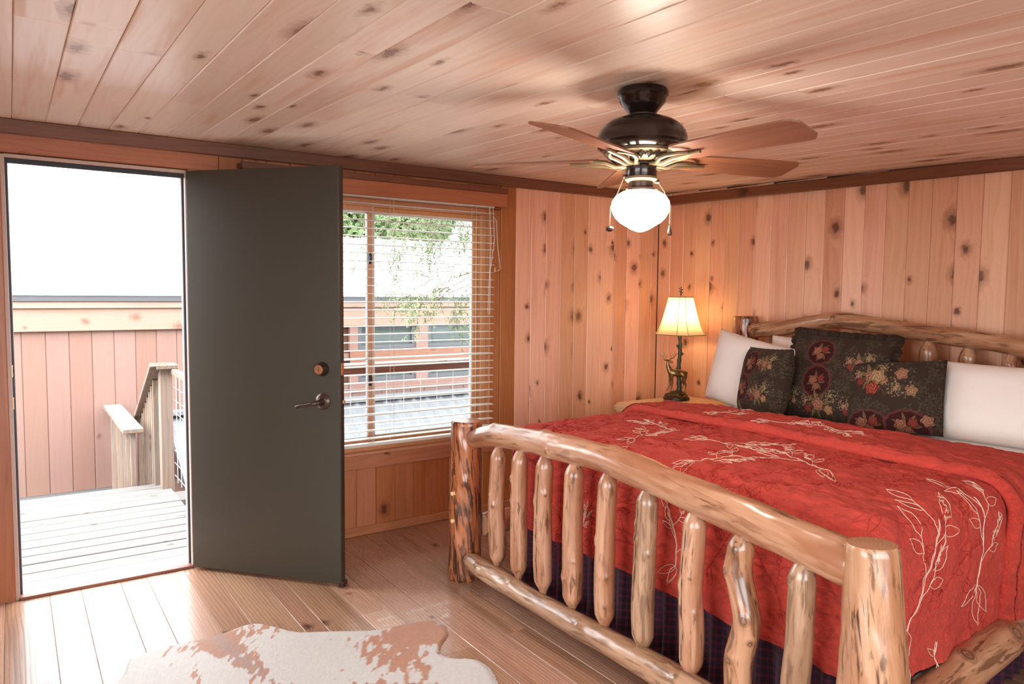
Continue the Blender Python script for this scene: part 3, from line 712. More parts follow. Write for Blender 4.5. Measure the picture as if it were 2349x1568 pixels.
qn = lambda X, Y, k, s: fbm(X * k + s, Y * k + s * 1.7, 4) - .5
def quilt_relief(S, Tt):
    h = np.zeros_like(S)
    wx = (vn(S * 6 + 3, Tt * 6) - .5) * .12; wy = (vn(S * 6, Tt * 6 + 9) - .5) * .12
    # stitched patches: distance to jittered cells
    k = 15.; gx = (S + wx) * k; gy = (Tt + wy) * k; d1 = np.full_like(S, 9.); d2 = np.full_like(S, 9.)
    ix, iy = np.floor(gx), np.floor(gy)
    for a in (-1, 0, 1):
        for b in (-1, 0, 1):
            jx = ix + a; jy = iy + b
            px = jx + _T[(jx.astype(int) * 7 + jy.astype(int) * 13) & 255, (jx.astype(int) * 3 + 11) & 255]; py = jy + _T[(jy.astype(int) * 5 + 91) & 255, (jx.astype(int) * 11 + jy.astype(int) * 3) & 255]
            q = np.hypot(gx - px, gy - py); m = q < d1; d2 = np.where(m, d1, np.minimum(d2, q)); d1 = np.where(m, q, d1)
    e = np.clip((d2 - d1) / .35, 0, 1)
    h += .0032 * np.sqrt(e)
    h += .012 * (fbm(S * 20 + 5, Tt * 34, 4) - .5) + .006 * (1 - np.abs(2 * fbm(S * 9 + 3, Tt * 13, 4) - 1) * 3).clip(0, 1) + .014 * (fbm(S * 3.1, Tt * 3.1 + 4, 3) - .5)
    h += .004 * np.abs(np.sin(26 * (S + .5 * Tt) + 9 * fbm(S * 5, Tt * 5, 3)))* (vn(S * 4, Tt * 4) > .45)
    return h

def quilt_material():
    t = NT('red_quilt_fabric')
    co = t.n('ShaderNodeTexCoord').outputs['Object']
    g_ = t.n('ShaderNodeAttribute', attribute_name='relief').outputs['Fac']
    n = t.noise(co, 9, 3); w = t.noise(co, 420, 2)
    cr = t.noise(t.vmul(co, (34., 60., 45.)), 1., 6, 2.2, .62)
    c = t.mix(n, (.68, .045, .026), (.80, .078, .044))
    c = t.mix(t.math('MULTIPLY', t.map(g_, .0018, -.003), .35), c, (.36, .018, .014))  # shade painted into the creases: low relief turns a darker red
    t.set(color=c, rough=.85, sheen=.04)
    t.bump(t.math('ADD', t.math('MULTIPLY', cr, 1.), t.math('MULTIPLY', w, .08)), .016, 1.)
    return t.m
M['quilt'] = quilt_material()

def cloth(name, s0, s1, t0f, t1f, ns, nt, mat, parent, off=0., th=.012, relief=True, hem=None, under=False, wav=.010):
    """t0f / t1f: functions of s giving the lower and upper edge along the bed (unfolded)"""
    s = np.linspace(s0, s1, ns); S = np.repeat(s[:, None], nt, 1); k = np.linspace(0, 1, nt)
    a = np.array([t0f(v) for v in s])[:, None]; b = np.array([t1f(v) for v in s])[:, None]; Tt = a + (b - a) * k[None]
    X, N, dn = wrap(S, Tt, off)
    h = quilt_relief(S, Tt) if relief else np.zeros_like(S)
    hf = np.clip(dn * 3, 0, 1)
    w = wav * hf * (np.sin(S * 15 + Tt * 3 + 2 * vn(S * 2, Tt * 2)) + .6 * np.sin(Tt * 13 + S * 5))
    return S, Tt, X, N, h, w, dn

QD = .42   # hanging length
quilt = empty('red_quilt', (2.0, -1.3, .8), label='red quilt with pale embroidered branches spread over the bed', cat='quilt')
def adopt(o, parent):
    o.parent = parent; o.matrix_parent_inverse = parent.matrix_basis.inverted(); return o

def quilt_sheet(name, S, Tt, off, parent, edge_drop=0.):
    X, N, dn = wrap(S, Tt, off)
    h = quilt_relief(S, Tt); hf = np.clip(dn * 3, 0, 1)
    side = np.where((Tt < MY0 + .07), 1., .9)
    # soft folds of the hanging part, larger at the corner
    corner = np.clip(dn * 4, 0, 1) * ((S > MX1 - .09) | (S < MX0 + .09)) * (Tt < MY0 + .3)
    w = hf * (.008 * np.sin(S * 17 + 1.3 * Tt) + .007 * np.sin(Tt * 14 + S * 2))
    P = X + N * (h + w)[..., None]
    return P, h

# main quilt as concentric strips: u along the hem, v from the middle to the hem
nu = 620; nv = 210
HEMx, HEMy = .50, .47
def hem_pt(u):
    """perimeter of the unfolded quilt: left side, foot, right side"""
    return u
TOPY = -1.20
sa, sb, ty = MX0 - HEMx, MX1 + .485, MY0 - HEMy
nS, nT = 470, 330
s = np.linspace(sa, sb, nS); tt = np.linspace(ty, TOPY, nT)
S, Tt = np.meshgrid(s, tt, indexing='ij')
# pull the corner squares in so that the corner hangs as one fold
def corner_fold(S, Tt):
    x0, x1, y0 = MX0 + .075, MX1 - .075, MY0 + .075
    dx = np.where(S > x1, S - x1, np.where(S < x0, S - x0, 0)); dy = np.minimum(Tt - y0, 0)
    m = (dx != 0) & (dy < 0)
    adx, ady = np.abs(dx), np.abs(dy)
    # keep the L-inf distance so the hem stays level, spread direction by angle
    L = np.maximum(adx, ady); q = np.hypot(adx, ady) + 1e-9
    f = L / q * 1.0
    f = f + (1 - f) * .35
    return np.where(m, np.clip(S, x0, x1) + dx * f, S), np.where(m, np.maximum(Tt, y0) + dy * f, Tt)
S2, T2 = corner_fold(S, Tt)
P, h = quilt_sheet('quilt', S2, T2, .004, quilt)
# the head end of the main layer slips under the folded band
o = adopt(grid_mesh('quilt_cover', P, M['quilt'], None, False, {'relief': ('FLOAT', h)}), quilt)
# folded band
nS, nT = 470, 110
s = np.linspace(MX0 - .28, MX1 + .485, nS)
def band_up(s): return np.interp(s, [MX0 - .2, MX0, 2.8, MX1 + .4], [-1.04, -1.01, -.83, -.74])
k = np.linspace(0, 1, nT)
S = np.repeat(s[:, None], nT, 1); b = band_up(s)[:, None]; a = (-1.315 + .012 * np.sin(s * 7))[:, None]
Tt = a + (b - a) * k[None]
e = np.minimum(k, 1 - k) * 0.33
dl = (b - a) * k[None]; du = (b - a) - dl
ph = np.clip(k * (nT - 1) / 9., 0, 1) * PI - PI / 2
prof = .010 + np.where(k * (nT - 1) < 9, .020 + .020 * np.sin(ph), .040)[None] * np.clip(du / .02, 0.1, 1) ** .5
Tt = Tt + (.022 * (1 - np.cos(ph)) * (k * (nT - 1) < 9) )[None]
X, N, dn = wrap(S, Tt, 0.)
h = quilt_relief(S + 4, Tt)
Pb = X + N * (prof + h * np.clip(e / .02, 0, 1)[None] + .008 * np.clip(dn * 3, 0, 1) * np.sin(Tt * 15))[..., None]
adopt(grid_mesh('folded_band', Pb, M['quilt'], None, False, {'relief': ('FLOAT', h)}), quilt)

# embroidery: thin raised threads laid on the quilt
thread = MB()
rg = random.Random(12)
def surf(s, t, off):
    X, N, dn = wrap(np.array([s]), np.array([t]), .004)
    h_ = quilt_relief(np.array([s]), np.array([t]))[0]
    hf = float(np.clip(dn[0] * 3, 0, 1)); w = hf * (.008 * math.sin(s * 17 + 1.3 * t) + .007 * math.sin(t * 14 + s * 2))
    return X[0] + N[0] * (h_ + w + .0012 + off)
def stitch(pts, off=0., r=.00125):
    out = []
    for i in range(len(pts) - 1):
        a, b = pts[i], pts[i + 1]; n = max(1, int(math.hypot(b[0] - a[0], b[1] - a[1]) / .012))
        for k in range(n): out.append((a[0] + (b[0] - a[0]) * k / n, a[1] + (b[1] - a[1]) * k / n))
    out.append(pts[-1])
    if len(out) > 1: thread.tube([tuple(surf(x, y, off)) for x, y in out], r, 4, False)
def curve2(p, ang, L, bend, n=8):
    pts = [p]; a = ang
    for i in range(n):
        a += bend / n; pts.append((pts[-1][0] + math.cos(a) * L / n, pts[-1][1] + math.sin(a) * L / n))
    return pts, a
def leaf(p, ang, L, w, off):
    a = []; b = []
    for i in range(7):
        q = i / 6; x = L * q; y = w * math.sin(PI * q ** .8)
        for sg, l in ((1, a), (-1, b)): l.append((p[0] + math.cos(ang) * x - math.sin(ang) * y * sg, p[1] + math.sin(ang) * x + math.cos(ang) * y * sg))
    stitch(a + b[::-1][1:], off)
def motif(p, ang, sz, off=0.):
    st, a = curve2(p, ang, sz, rg.uniform(-.7, .7)); stitch(st, off); stitch([(x + .004, y + .003) for x, y in st], off)
    for i in (0, 1, 2):
        leaf(p, ang + PI + rg.uniform(-.9, .9), sz * rg.uniform(.35, .6), sz * .07, off)
    for i, k in enumerate((2, 4, 6, 7)):
        sg = 1 if i % 2 else -1; base = st[k]; an = ang + sg * rg.uniform(.6, 1.1)
        br, e = curve2(base, an, sz * .35, -sg * .5, 5); stitch(br, off)
        leaf(br[-1], e + rg.uniform(-.3, .3), sz * .3, sz * .06, off); leaf(br[3], e + sg * .9, sz * .24, sz * .05, off)
        if i % 2 == 0:   # cluster of small berries as zigzag loops
            q = br[-1]
            z = []
            for j in range(26): z.append((q[0] + math.cos(e) * j * sz * .013 + rg.uniform(-1, 1) * sz * .045, q[1] + math.sin(e) * j * sz * .013 + rg.uniform(-1, 1) * sz * .045))
            stitch(z, off)
for x, y, an, sz in [(2.16, -1.97, 1.5, .24), (1.70, -1.86, 1.9, .22), (2.50, -1.66, 2.6, .30), (1.92, -1.62, .4, .26), (1.58, -1.52, 2.9, .18)]:
    motif((x, y), an, sz)
Fd = lambda z: MY0 + .075 - ((.095 + .004) * PI / 2 + (.80 - .095 - z)) - .004   # unfolded t for height z on the foot panel
for x, z, an, sz in [(1.80, .62, 1.3, .16), (2.20, .44, 1.45, .20), (2.50, .60, 2.2, .16), (1.63, .42, .9, .10), (2.9, .45, 1.2, .16)]:
    motif((x, Fd(z)), an, sz)
Sd = lambda z: MX1 - .075 + (.099 * PI / 2 + (.80 - .095 - z))
for y, z, an, sz in [(-1.93, .46, 2.6, .36), (-1.48, .50, 2.9, .30), (-1.75, .33, .4, .12)]:
    motif((Sd(z), y), an, sz)
adopt(thread.build('embroidery', simple('cream_embroidery_thread', (.80, .56, .42), .7, 60, .05), None, True), quilt)['label'] = 'cream embroidered branches and leaves on the quilt'
thread = MB()
def surfb(s, t, off):
    X, N, dn = wrap(np.array([s]), np.array([t]), 0.); h_ = quilt_relief(np.array([s + 4.]), np.array([t]))[0]
    return X[0] + N[0] * (.050 + h_ + .0012)
thread_tonal = simple('tonal_stitching', (.36, .020, .014), .9, 60, .05)
for i in range(46):
    sx_ = 1.15 + (i % 8) * .30 + rg.uniform(-.08, .08); ty_ = -2.38 + (i // 8) * .22 + rg.uniform(-.06, .06)
    motif((sx_, ty_), rg.uniform(0, 6.28), rg.uniform(.16, .26), -.0012)
adopt(thread.build('tonal_stitching', thread_tonal, None, True), quilt).update_tag(); bpy.data.objects['tonal_stitching']['kind'] = 'stuff'
thread = MB()
surf = surfb
for x, y, an, sz in [(1.93, -1.20, .9, .20), (1.62, -1.20, 1.2, .18), (2.12, -1.08, -.3, .20)]: motif((x, y), an, sz * .9)
adopt(thread.build('embroidery', bpy.data.materials['cream_embroidery_thread'], None, True), quilt)['label'] = 'cream embroidery on the folded back band'

# bed skirt, dark plaid
t = NT('dark_plaid_cotton'); pa = t.n('ShaderNodeAttribute', attribute_name='cl').outputs['Vector']; sp = t.n('ShaderNodeSeparateXYZ', {0: pa})
def stripes(c, per, w0, w1):
    f = t.math('FRACT', t.math('MULTIPLY', c, 1 / per)); return t.math('MULTIPLY', t.map(f, w0, w0 + .06), t.math('SUBTRACT', 1., t.map(f, w1, w1 + .06)))
u_, v_ = sp.outputs[0], sp.outputs[1]
c = t.mix(t.math('MULTIPLY', t.math('ADD', stripes(u_, .03, .1, .5), stripes(v_, .03, .1, .5)), .5), (.014, .006, .018), (.10, .010, .03))
c = t.mix(t.math('MULTIPLY', t.math('ADD', stripes(u_, .03, .74, .78), stripes(v_, .03, .74, .78)), .5), c, (.035, .03, .06))
t.set(color=c, rough=.9, sheen=.1); M['plaid'] = t.m
skirt = empty('bed_skirt', (2, -1.2, .2), label='dark purple plaid pleated bed skirt hanging to the floor', cat='bed skirt')
def skirt_panel(p0, p1, nrm, seed):
    p0 = np.array(p0); p1 = np.array(p1); L = np.linalg.norm(p1 - p0); nu_ = int(L / .006); nv_ = 14
    u = np.linspace(0, L, nu_); v = np.linspace(0, 1, nv_); U, Vv = np.meshgrid(u, v, indexing='ij')
    ph = U * 2 * PI / .085 + 3.5 * vn(U * 6 + seed, U * 0 + 2)
    w = (.006 + .016 * Vv) * np.sin(ph) + .010 * Vv * (vn(U * 9, Vv * 2 + seed) - .5)
    P = p0[None, None] + (p1 - p0)[None, None] * (U / L)[..., None] + np.array(nrm)[None, None] * w[..., None]
    P[..., 2] = .40 - Vv * .385
    adopt(grid_mesh('skirt_panel', P, M['plaid'], None, False, {'cl': ('FLOAT_VECTOR', np.stack([U * 1.7, Vv * .385, U * 0], -1))}), skirt)
skirt_panel((1.06, -2.065, 0), (2.92, -2.065, 0), (0, 1, 0), 1.)
skirt_panel((2.905, -2.06, 0), (2.905, -.3, 0), (1, 0, 0), 5.)
skirt_panel((1.075, -2.06, 0), (1.075, -.3, 0), (1, 0, 0), 9.)

# ------------------------------------------------------------------ pillows and cushions
def pillow_mesh(name, w, h, th, mat, n=60, pinch=.10, seed=0, colors=None, parent=None, sag=.0, crown=.0):
    """local: x width, z height (0 = bottom), y thickness; front is -y"""
    m = colors.shape[1] if colors is not None else int(n * h / w)
    u = np.linspace(-1, 1, n); v = np.linspace(-1, 1, m); U, Vv = np.meshgrid(u, v, indexing='ij')
    # edges curve inwards between pointed corners
    X = U * w / 2 * (1 - pinch * (1 - Vv ** 2) * np.abs(U) ** 2); Z = Vv * h / 2 * (1 - pinch * (1 - U ** 2) * np.abs(Vv) ** 2)
    full = (np.clip(1 - U ** 4, 0, 1) * np.clip(1 - Vv ** 4, 0, 1)) ** .55
    wr = (fbm(U * 2.2 + seed, Vv * 2.2 + seed * 2, 4) - .5) * .10 + .05 * np.sin(6 * U + 4 * Vv + seed) * (1 - full)
    D = th / 2 * full * (1 + wr * 1.3)
    D = D * (1 + sag * (-Vv))
    Z = Z + crown * (1 - U ** 2) * (Vv > -2)
    Z = Z + h / 2
    front = np.stack([X, -D, Z], -1); back = np.stack([X, D, Z], -1)
    VV = np.concatenate([front.reshape(-1, 3), back.reshape(-1, 3)])
    idx = np.arange(n * m).reshape(n, m)
    q1 = np.stack([idx[:-1, :-1], idx[1:, :-1], idx[1:, 1:], idx[:-1, 1:]], -1).reshape(-1, 4)
    q2 = q1[:, ::-1] + n * m
    me = bpy.data.meshes.new(name); q = np.vstack([q1, q2])
    me.vertices.add(len(VV)); me.vertices.foreach_set('co', VV.astype(np.float32).ravel())
    me.loops.add(q.size); me.loops.foreach_set('vertex_index', q.ravel().astype(np.int32))
    me.polygons.add(len(q)); me.polygons.foreach_set('loop_start', np.arange(0, q.size, 4, dtype=np.int32)); me.update(calc_edges=True)
    bm = bmesh.new(); bm.from_mesh(me)
    if colors is not None:
        set_attr(me, 'print', 'FLOAT_COLOR', np.concatenate([colors.reshape(-1, 4)] * 2)); bm.free(); bm = bmesh.new(); bm.from_mesh(me)
    bmesh.ops.remove_doubles(bm, verts=bm.verts[:], dist=.00005); bm.to_mesh(me); bm.free()
    prep(me, mat, True); return link(name, me, parent)

def pose(o, center_bottom, yaw_, lean, roll_=0.):
    """front faces -y turned by yaw; lean backwards (top towards +y)"""
    o.matrix_world = Matrix.Translation(center_bottom) @ Matrix.Rotation(yaw_, 4, 'Z') @ Matrix.Rotation(-lean, 4, 'X') @ Matrix.Rotation(roll_, 4, 'Y')

def white_pillow(label, w, h, th, cb, yw, ln, rl, seed, **kw):
    o = pillow_mesh('white_pillow', w, h, th, M['linen'], 80, .05, seed, **kw); pose(o, cb, yw, ln, rl)
    tag(o, label, 'pillow', 'white bed pillows'); return o
white_pillow('white pillow standing nearest the deer lamp, behind the left floral cushion', .62, .44, .18, (1.27, -.56, .775), -.05, .14, .15, 1.)
white_pillow('white pillow mostly hidden behind the cushions, only its tip showing', .70, .44, .14, (1.62, -.36, .785), .0, .14, .0, 2.)
white_pillow('large white pillow leaning on the headboard at the right end of the bed', .80, .385, .22, (2.70, -.46, .785), .06, .24, -.01, 3., sag=.15)

# printed tapestry painted as vertex colours
class Paint:
    def __init__(s, w, h, n, seed):
        s.w, s.h = w, h; m = int(n * h / w); s.n, s.m = n, m
        x = np.linspace(-w / 2, w / 2, n); y = np.linspace(0, h, m); s.X, s.Y = np.meshgrid(x, y, indexing='ij')
        s.C = np.zeros((n, m, 3)); s.C[:] = (.050, .028, .018); s.r = np.random.RandomState(seed)
    def put(s, mask, col, a=1.):
        mk = (mask * a)[..., None]; s.C = s.C * (1 - mk) + np.array(col) * mk
    def loc(s, cx, cy, ang):
        dx, dy = s.X - cx, s.Y - cy; c, q = math.cos(ang), math.sin(ang); return dx * c + dy * q, -dx * q + dy * c
    def leaf(s, cx, cy, ang, L, W, col, vein=(.02, .012, .008)):
        a, b = s.loc(cx, cy, ang); t_ = np.clip(a / L, 0, 1); w = W * np.sin(PI * t_ ** .75); ins = (a > 0) & (a < L)
        s.put((np.abs(b) < w) & ins, vein); s.put((np.abs(b) < w * .82 - .0004) & ins & (np.abs(b) > .0007), col)
    def rose(s, cx, cy, R, c0, c1):
        a, b = s.loc(cx, cy, s.r.rand() * 6); r = np.hypot(a, b) / R; th = np.arctan2(b, a)
        edge = .86 + .14 * np.cos(5 * th); ins = r < edge
        rings = .5 + .5 * np.sin(r * 17 + 2.4 * np.cos(2.5 * th + 3 * r)); 
        s.put(r < edge * 1.08, (.02, .01, .006)); c = rings * (1 - .4 * r)
        for i in range(3): s.C[..., i] = np.where(ins, c0[i] * (1 - c) + c1[i] * c, s.C[..., i])
    def spray(s, cx, cy, R, col, k=60):
        for i in range(k):
            a = s.r.rand() * 6.28; d = abs(s.r.randn()) * R * .5; px, py = cx + math.cos(a) * d, cy + math.sin(a) * d
            s.put(np.hypot(s.X - px, s.Y - py) < .0035, col, .8)
    def medallion(s, cx, cy, rx, ry, ang=0):
        a, b = s.loc(cx, cy, ang); th = np.arctan2(b / ry, a / rx); r = np.hypot(a / rx, b / ry); sc = 1 + .07 * np.abs(np.sin(6 * th))
        s.put(r < sc * 1.0, (.17, .045, .038)); s.put(r < sc * .88, (.05, .008, .008)); s.put((r < sc * .95) & (r > sc * .91), (.09, .02, .018))
        for i in range(7):
            q = i * .9; s.leaf(cx + .1 * rx * math.cos(q), cy + .1 * ry * math.sin(q), q, rx * .65, .010, (.22, .13, .06))
        s.rose(cx - .25 * rx, cy + .05 * ry, rx * .33, (.22, .05, .03), (.52, .26, .15)); s.rose(cx + .3 * rx, cy + .2 * ry, rx * .26, (.16, .015, .012), (.38, .08, .05)); s.rose(cx + .05 * rx, cy - .35 * ry, rx * .26, (.22, .06, .04), (.45, .2, .11))
    def ground(s, k):
        for i in range(k):
            cx, cy = (s.r.rand() - .5) * s.w, s.r.rand() * s.h; a = s.r.rand() * 6.28
            for j in range(5): s.leaf(cx, cy, a + j * 1.25, .030, .0085, [(.095, .070, .038), (.105, .062, .04), (.075, .05, .032)][(i + j) % 3], (.015, .009, .006))
    def bouquet(s, cx, cy, k=1.):
        for i in range(8): s.leaf(cx, cy, i * .8 + s.r.rand() * .5, .085 * k, .013, [(.20, .14, .05), (.13, .09, .04), (.26, .18, .08)][i % 3])
        s.spray(cx - .07 * k, cy + .01, .05 * k, (.42, .22, .15)); s.spray(cx + .06 * k, cy + .05 * k, .05 * k, (.36, .25, .13))
        s.rose(cx, cy, .036 * k, (.25, .07, .05), (.55, .27, .17)); s.rose(cx + .06 * k, cy - .02 * k, .026 * k, (.30, .12, .05), (.55, .34, .16)); s.rose(cx - .055 * k, cy - .03 * k, .022 * k, (.16, .015, .012), (.40, .08, .05))
    def rgba(s): return np.concatenate([s.C, np.ones((s.n, s.m, 1))], -1)
t = NT('floral_tapestry'); a_ = t.n('ShaderNodeAttribute', attribute_name='print').outputs['Color']; co = t.n('ShaderNodeTexCoord').outputs['Object']
nn = t.noise(co, 500, 2); t.set(color=t.mix(t.math('MULTIPLY', nn, .5), a_, (0, 0, 0, 1)), rough=.85, sheen=.03, spec=.2); t.bump(nn, .0008); M['tapestry'] = t.m
def cushion(label, w, h, th, cb, yw, ln, rl, paint, seed, ruffle=False):
    root = empty('floral_cushion', cb, label=label, cat='cushion', group='dark floral tapestry cushions')
    root.matrix_basis = Matrix.Translation(cb) @ Matrix.Rotation(yw, 4, 'Z') @ Matrix.Rotation(-ln, 4, 'X') @ Matrix.Rotation(rl, 4, 'Y')
    pillow_mesh('cushion_cover', w, h, th, M['tapestry'], paint.n, .035, seed, paint.rgba(), root)
    # piping / flange around the rim
    n = 260; pts = []; V = []; per = []
    for i in range(n):
        q = 4 * i / n; sd = int(q); f = q - sd; uv = [(-1 + 2 * f, -1), (1, -1 + 2 * f), (1 - 2 * f, 1), (-1, 1 - 2 * f)][sd]
        U_, V_ = uv; per.append((U_ * w / 2 * (1 - .035 * (1 - V_ ** 2)), V_ * h / 2 * (1 - .035 * (1 - U_ ** 2)) + h / 2, U_, V_))
    fl = .045 if ruffle else .014
    rows = np.zeros((n, 4, 3))
    for i, (x, z, U_, V_) in enumerate(per):
        ox, oz = U_, V_; l = math.hypot(ox * (abs(ox) > .98), oz * (abs(oz) > .98)) or 1; ox = ox * (abs(ox) > .98) / l; oz = oz * (abs(oz) > .98) / l
        for j in range(4):
            f = j / 3; wv = (math.sin(i * 2 * PI / 7.5) * .012 + math.sin(i * 1.7) * .008) * f if ruffle else (.004 * math.sin(i * .9) + .006 * (1 - 2 * (j % 2)))
            rows[i, j] = (x + ox * fl * f - ox * .012, wv, z + oz * fl * f - oz * .012)
    me_c = np.tile(np.array([.05, .026, .016, 1.]), (n * 4, 1)) * np.repeat(.6 + .8 * np.random.RandomState(2).rand(n), 4)[:, None]; me_c[:, 3] = 1
    o = grid_mesh('ruffled_flange' if ruffle else 'piping', rows, M['tapestry'], root, True, {'print': ('FLOAT_COLOR', me_c)})
    o.modifiers.new('thick', 'SOLIDIFY').thickness = .004
    return root
p1 = Paint(.60, .50, 250, 3); p1.ground(190); p1.medallion(-.07, .385, .085, .075); p1.medallion(-.055, .215, .085, .088); p1.bouquet(-.02, .085, 1.1); p1.bouquet(.17, .34, .8); p1.bouquet(.19, .09, .8); p1.bouquet(-.22, .10, .7)
cushion('largest floral tapestry cushion with a ruffled flange, standing in the middle', .56, .475, .19, (1.83, -.585, .79), .02, .28, .03, p1, 4., True)
p2 = Paint(.44, .36, 210, 5); p2.ground(110); p2.bouquet(-.09, .27, .95); p2.rose(-.06, .27, .042, (.28, .15, .06), (.60, .40, .22)); p2.rose(.05, .285, .034, (.26, .09, .05), (.55, .30, .18)); p2.rose(-.08, .21, .036, (.18, .012, .010), (.55, .14, .07)); p2.spray(.03, .21, .06, (.40, .24, .13), 90); p2.rose(.10, .20, .03, (.22, .10, .05), (.5, .3, .16)); p2.medallion(-.10, .03, .10, .07); p2.medallion(.08, .03, .10, .075); p2.rose(.17, .06, .03, (.22, .07, .04), (.5, .26, .15))
cushion('floral tapestry cushion with roses in front at the right, beside the large white pillow', .45, .36, .15, (2.205, -.62, .80), .10, .28, -.09, p2, 7.)
p3 = Paint(.40, .40, 180, 8); p3.ground(100); p3.medallion(-.06, .30, .07, .075); p3.medallion(-.10, .15, .07, .08); p3.bouquet(.06, .12, .9); p3.bouquet(.08, .30, .7); p3.leaf(-.12, .0, 1.5, .08, .016, (.28, .2, .08))
cushion('narrow floral tapestry cushion at the left, turned sideways against the big cushion', .395, .385, .16, (1.50, -.71, .79), -.34, .20, -.04, p3, 9.)

# ------------------------------------------------------------------ nightstand
ns = empty('nightstand', (.60, -.42, 0), label='pine slab nightstand in the corner beside the log bed', cat='nightstand')
bm = bmesh.new()
ring = [(.352, -.06), (.345, -.20), (.34, -.42), (.335, -.60), (.34, -.70), (.37, -.765), (.42, -.785), (.55, -.775), (.70, -.79), (.84, -.775), (.855, -.5), (.855, -.2), (.85, -.05), (.6, -.045)]
vs = [bm.verts.new((x, y, .665)) for x, y in ring]; f = bm.faces.new(vs[::-1]); r_ = bmesh.ops.extrude_face_region(bm, geom=[f])
for v in r_['geom']:
    if isinstance(v, bmesh.types.BMVert): v.co.z = .72
bmesh.ops.recalc_face_normals(bm, faces=bm.faces[:]); bmesh.ops.bevel(bm, geom=[e for e in bm.edges if abs(e.verts[0].co.z - e.verts[1].co.z) < .01], offset=.014, segments=3, affect='EDGES')
me = bpy.data.meshes.new('table_top'); bm.to_mesh(me); bm.free(); prep(me, M['slab'], False); adopt(link('table_top', me), ns)
adopt(MB().cbox(.40, .84, -.72, -.08, .47, .663, .004).build('cabinet_box', M['slab']), ns)
dr = adopt(MB().cbox(.44, .82, -.735, -.72, .49, .645, .004).build('drawer', M['slab']), ns)
kb = MB().lathe([(.008, 0), (.008, .012), (.016, .018), (.014, .028), (.004, .031)], (0, 0, 0), 16); kb.V = [(.63 + v[0], -.735 - v[2], .568 + v[1]) for v in kb.V]
adopt(kb.build('knob', M['bronze'], None, True), dr)
for x in (.41, .815):
    for y_ in (-.70, -.10):
        log('leg', [(x, y_, 0), (x, y_, .3), (x, y_, .50)], [.033, .032, .031], M['log'], ns, int(x * 100 + 50 * -y_), n=28, step=.03)
log('shelf_rail', [(.41, -.70, .2), (.62, -.705, .2), (.83, -.70, .2)], [.022, .024, .022], M['log'], ns, 3, n=24, step=.03)

# ------------------------------------------------------------------ deer lamp
LX, LY, LZ = .475, -.27, .72
M['lampbronze'] = simple('gilded_bronze', (.26, .165, .07), .28, 45, .5, metal=.85)
M['barkbronze'] = simple('green_bronze_bark', (.085, .085, .048), .4, 120, .6, .002, metal=.5)
lamp = empty('table_lamp', (LX, LY, LZ), label='bronze deer table lamp with a lit cream panelled shade on the nightstand', cat='lamp')
cr_ = Vector((rt.x, rt.y, 0)).normalized()          # direction of the statue (broadside)
fw_ = Vector((-cr_.y, cr_.x, 0))
def lw(a, b, z): return (cr_.x * a + fw_.x * b, cr_.y * a + fw_.y * b, z)
def lmp(mb, name, mat, smooth=True):
    return mb.build(name, mat, lamp, smooth)
lmp(MB().lathe([(.088, 0), (.092, .004), (.092, .014), (.088, .020), (.080, .024), (.02, .025)], (0, 0, 0), 40), 'lamp_base', simple('black_lamp_base', (.025, .016, .012), .3))
# rocky leaf mound
u = np.linspace(0, 2 * PI, 56, endpoint=False); v = np.linspace(0, 1, 14); U, Vv = np.meshgrid(u, v, indexing='ij')
rr = .078 * Vv * (1 + .10 * np.sin(7 * U)); zz = .024 + .038 * np.clip(1 - Vv ** 2.2, 0, 1) + .012 * (fbm(np.cos(U) * 3 * Vv + 5, np.sin(U) * 3 * Vv + 8, 3) - .4) * (Vv < .97)
grid_mesh('rock_mound', np.stack([rr * np.cos(U), rr * np.sin(U), zz], -1)[:, ::-1], M['barkbronze'], lamp, True)
lf = MB()
for i in range(22):
    a = i * 2 * PI / 22 + rg.uniform(-.1, .1); R_ = rg.uniform(.055, .078); z0 = .026 + (.078 - R_) * .9
    t_ = Vector((math.cos(a), math.sin(a), 0)); s_ = Vector((-math.sin(a), math.cos(a), 0)); c_ = t_ * R_ + Vector((0, 0, z0))
    d_ = (s_ * rg.choice([-1, 1]) + t_ * rg.uniform(-.3, .6)).normalized(); e_ = d_.cross(Vector((0, 0, 1)))
    pts = [c_ - d_ * .016, c_ + e_ * .009 + Vector((0, 0, .006)), c_ + d_ * .02, c_ - e_ * .009 + Vector((0, 0, .004)), c_ + Vector((0, 0, .012))]
    lf.add([q[:] for q in pts], [(0, 1, 4), (1, 2, 4), (2, 3, 4), (3, 0, 4), (0, 3, 2, 1)])
lmp(lf, 'cast_leaves', M['lampbronze'])
# trunk
tk = MB(); tx = .020; pts = []; rs2 = []
for i in range(26):
    z = .045 + i * (.455 - .045) / 25; pts.append(lw(tx + .004 * math.sin(z * 22), .024, z)); rs2.append(.0165 - .004 * i / 25 + .0022 * math.sin(i * 1.9) + (.008 * math.exp(-i / 2)))
tk.tube(pts, rs2, 14)
tk.tube([lw(tx, .024, .30), lw(tx + .012, .022, .315), lw(tx + .026, .020, .328)], [.010, .008, .0075], 9)
tk.tube([lw(tx - .002, .024, .355), lw(tx - .014, .022, .372), lw(tx - .023, .02, .388)], [.008, .006, .004], 9)
lmp(tk, 'tree_trunk', M['barkbronze'])
lmp(MB().tube([lw(tx, .024, .455), lw(tx, .024, .50)], .009, 14), 'socket_neck', M['lampbronze'])
lmp(MB().tube([lw(tx, .024, .50), lw(tx, .024, .55)], .017, 14), 'bulb_socket', M['brass'])
lmp(MB().lathe([(.012, .55), (.020, .57), (.030, .60), (.030, .62), (.022, .642), (.006, .652)], lw(tx, .024, 0), 20), 'bulb', NT('warm_bulb').set(color=(1, .9, .7), emit=(1, .72, .38), estr=60.).m)
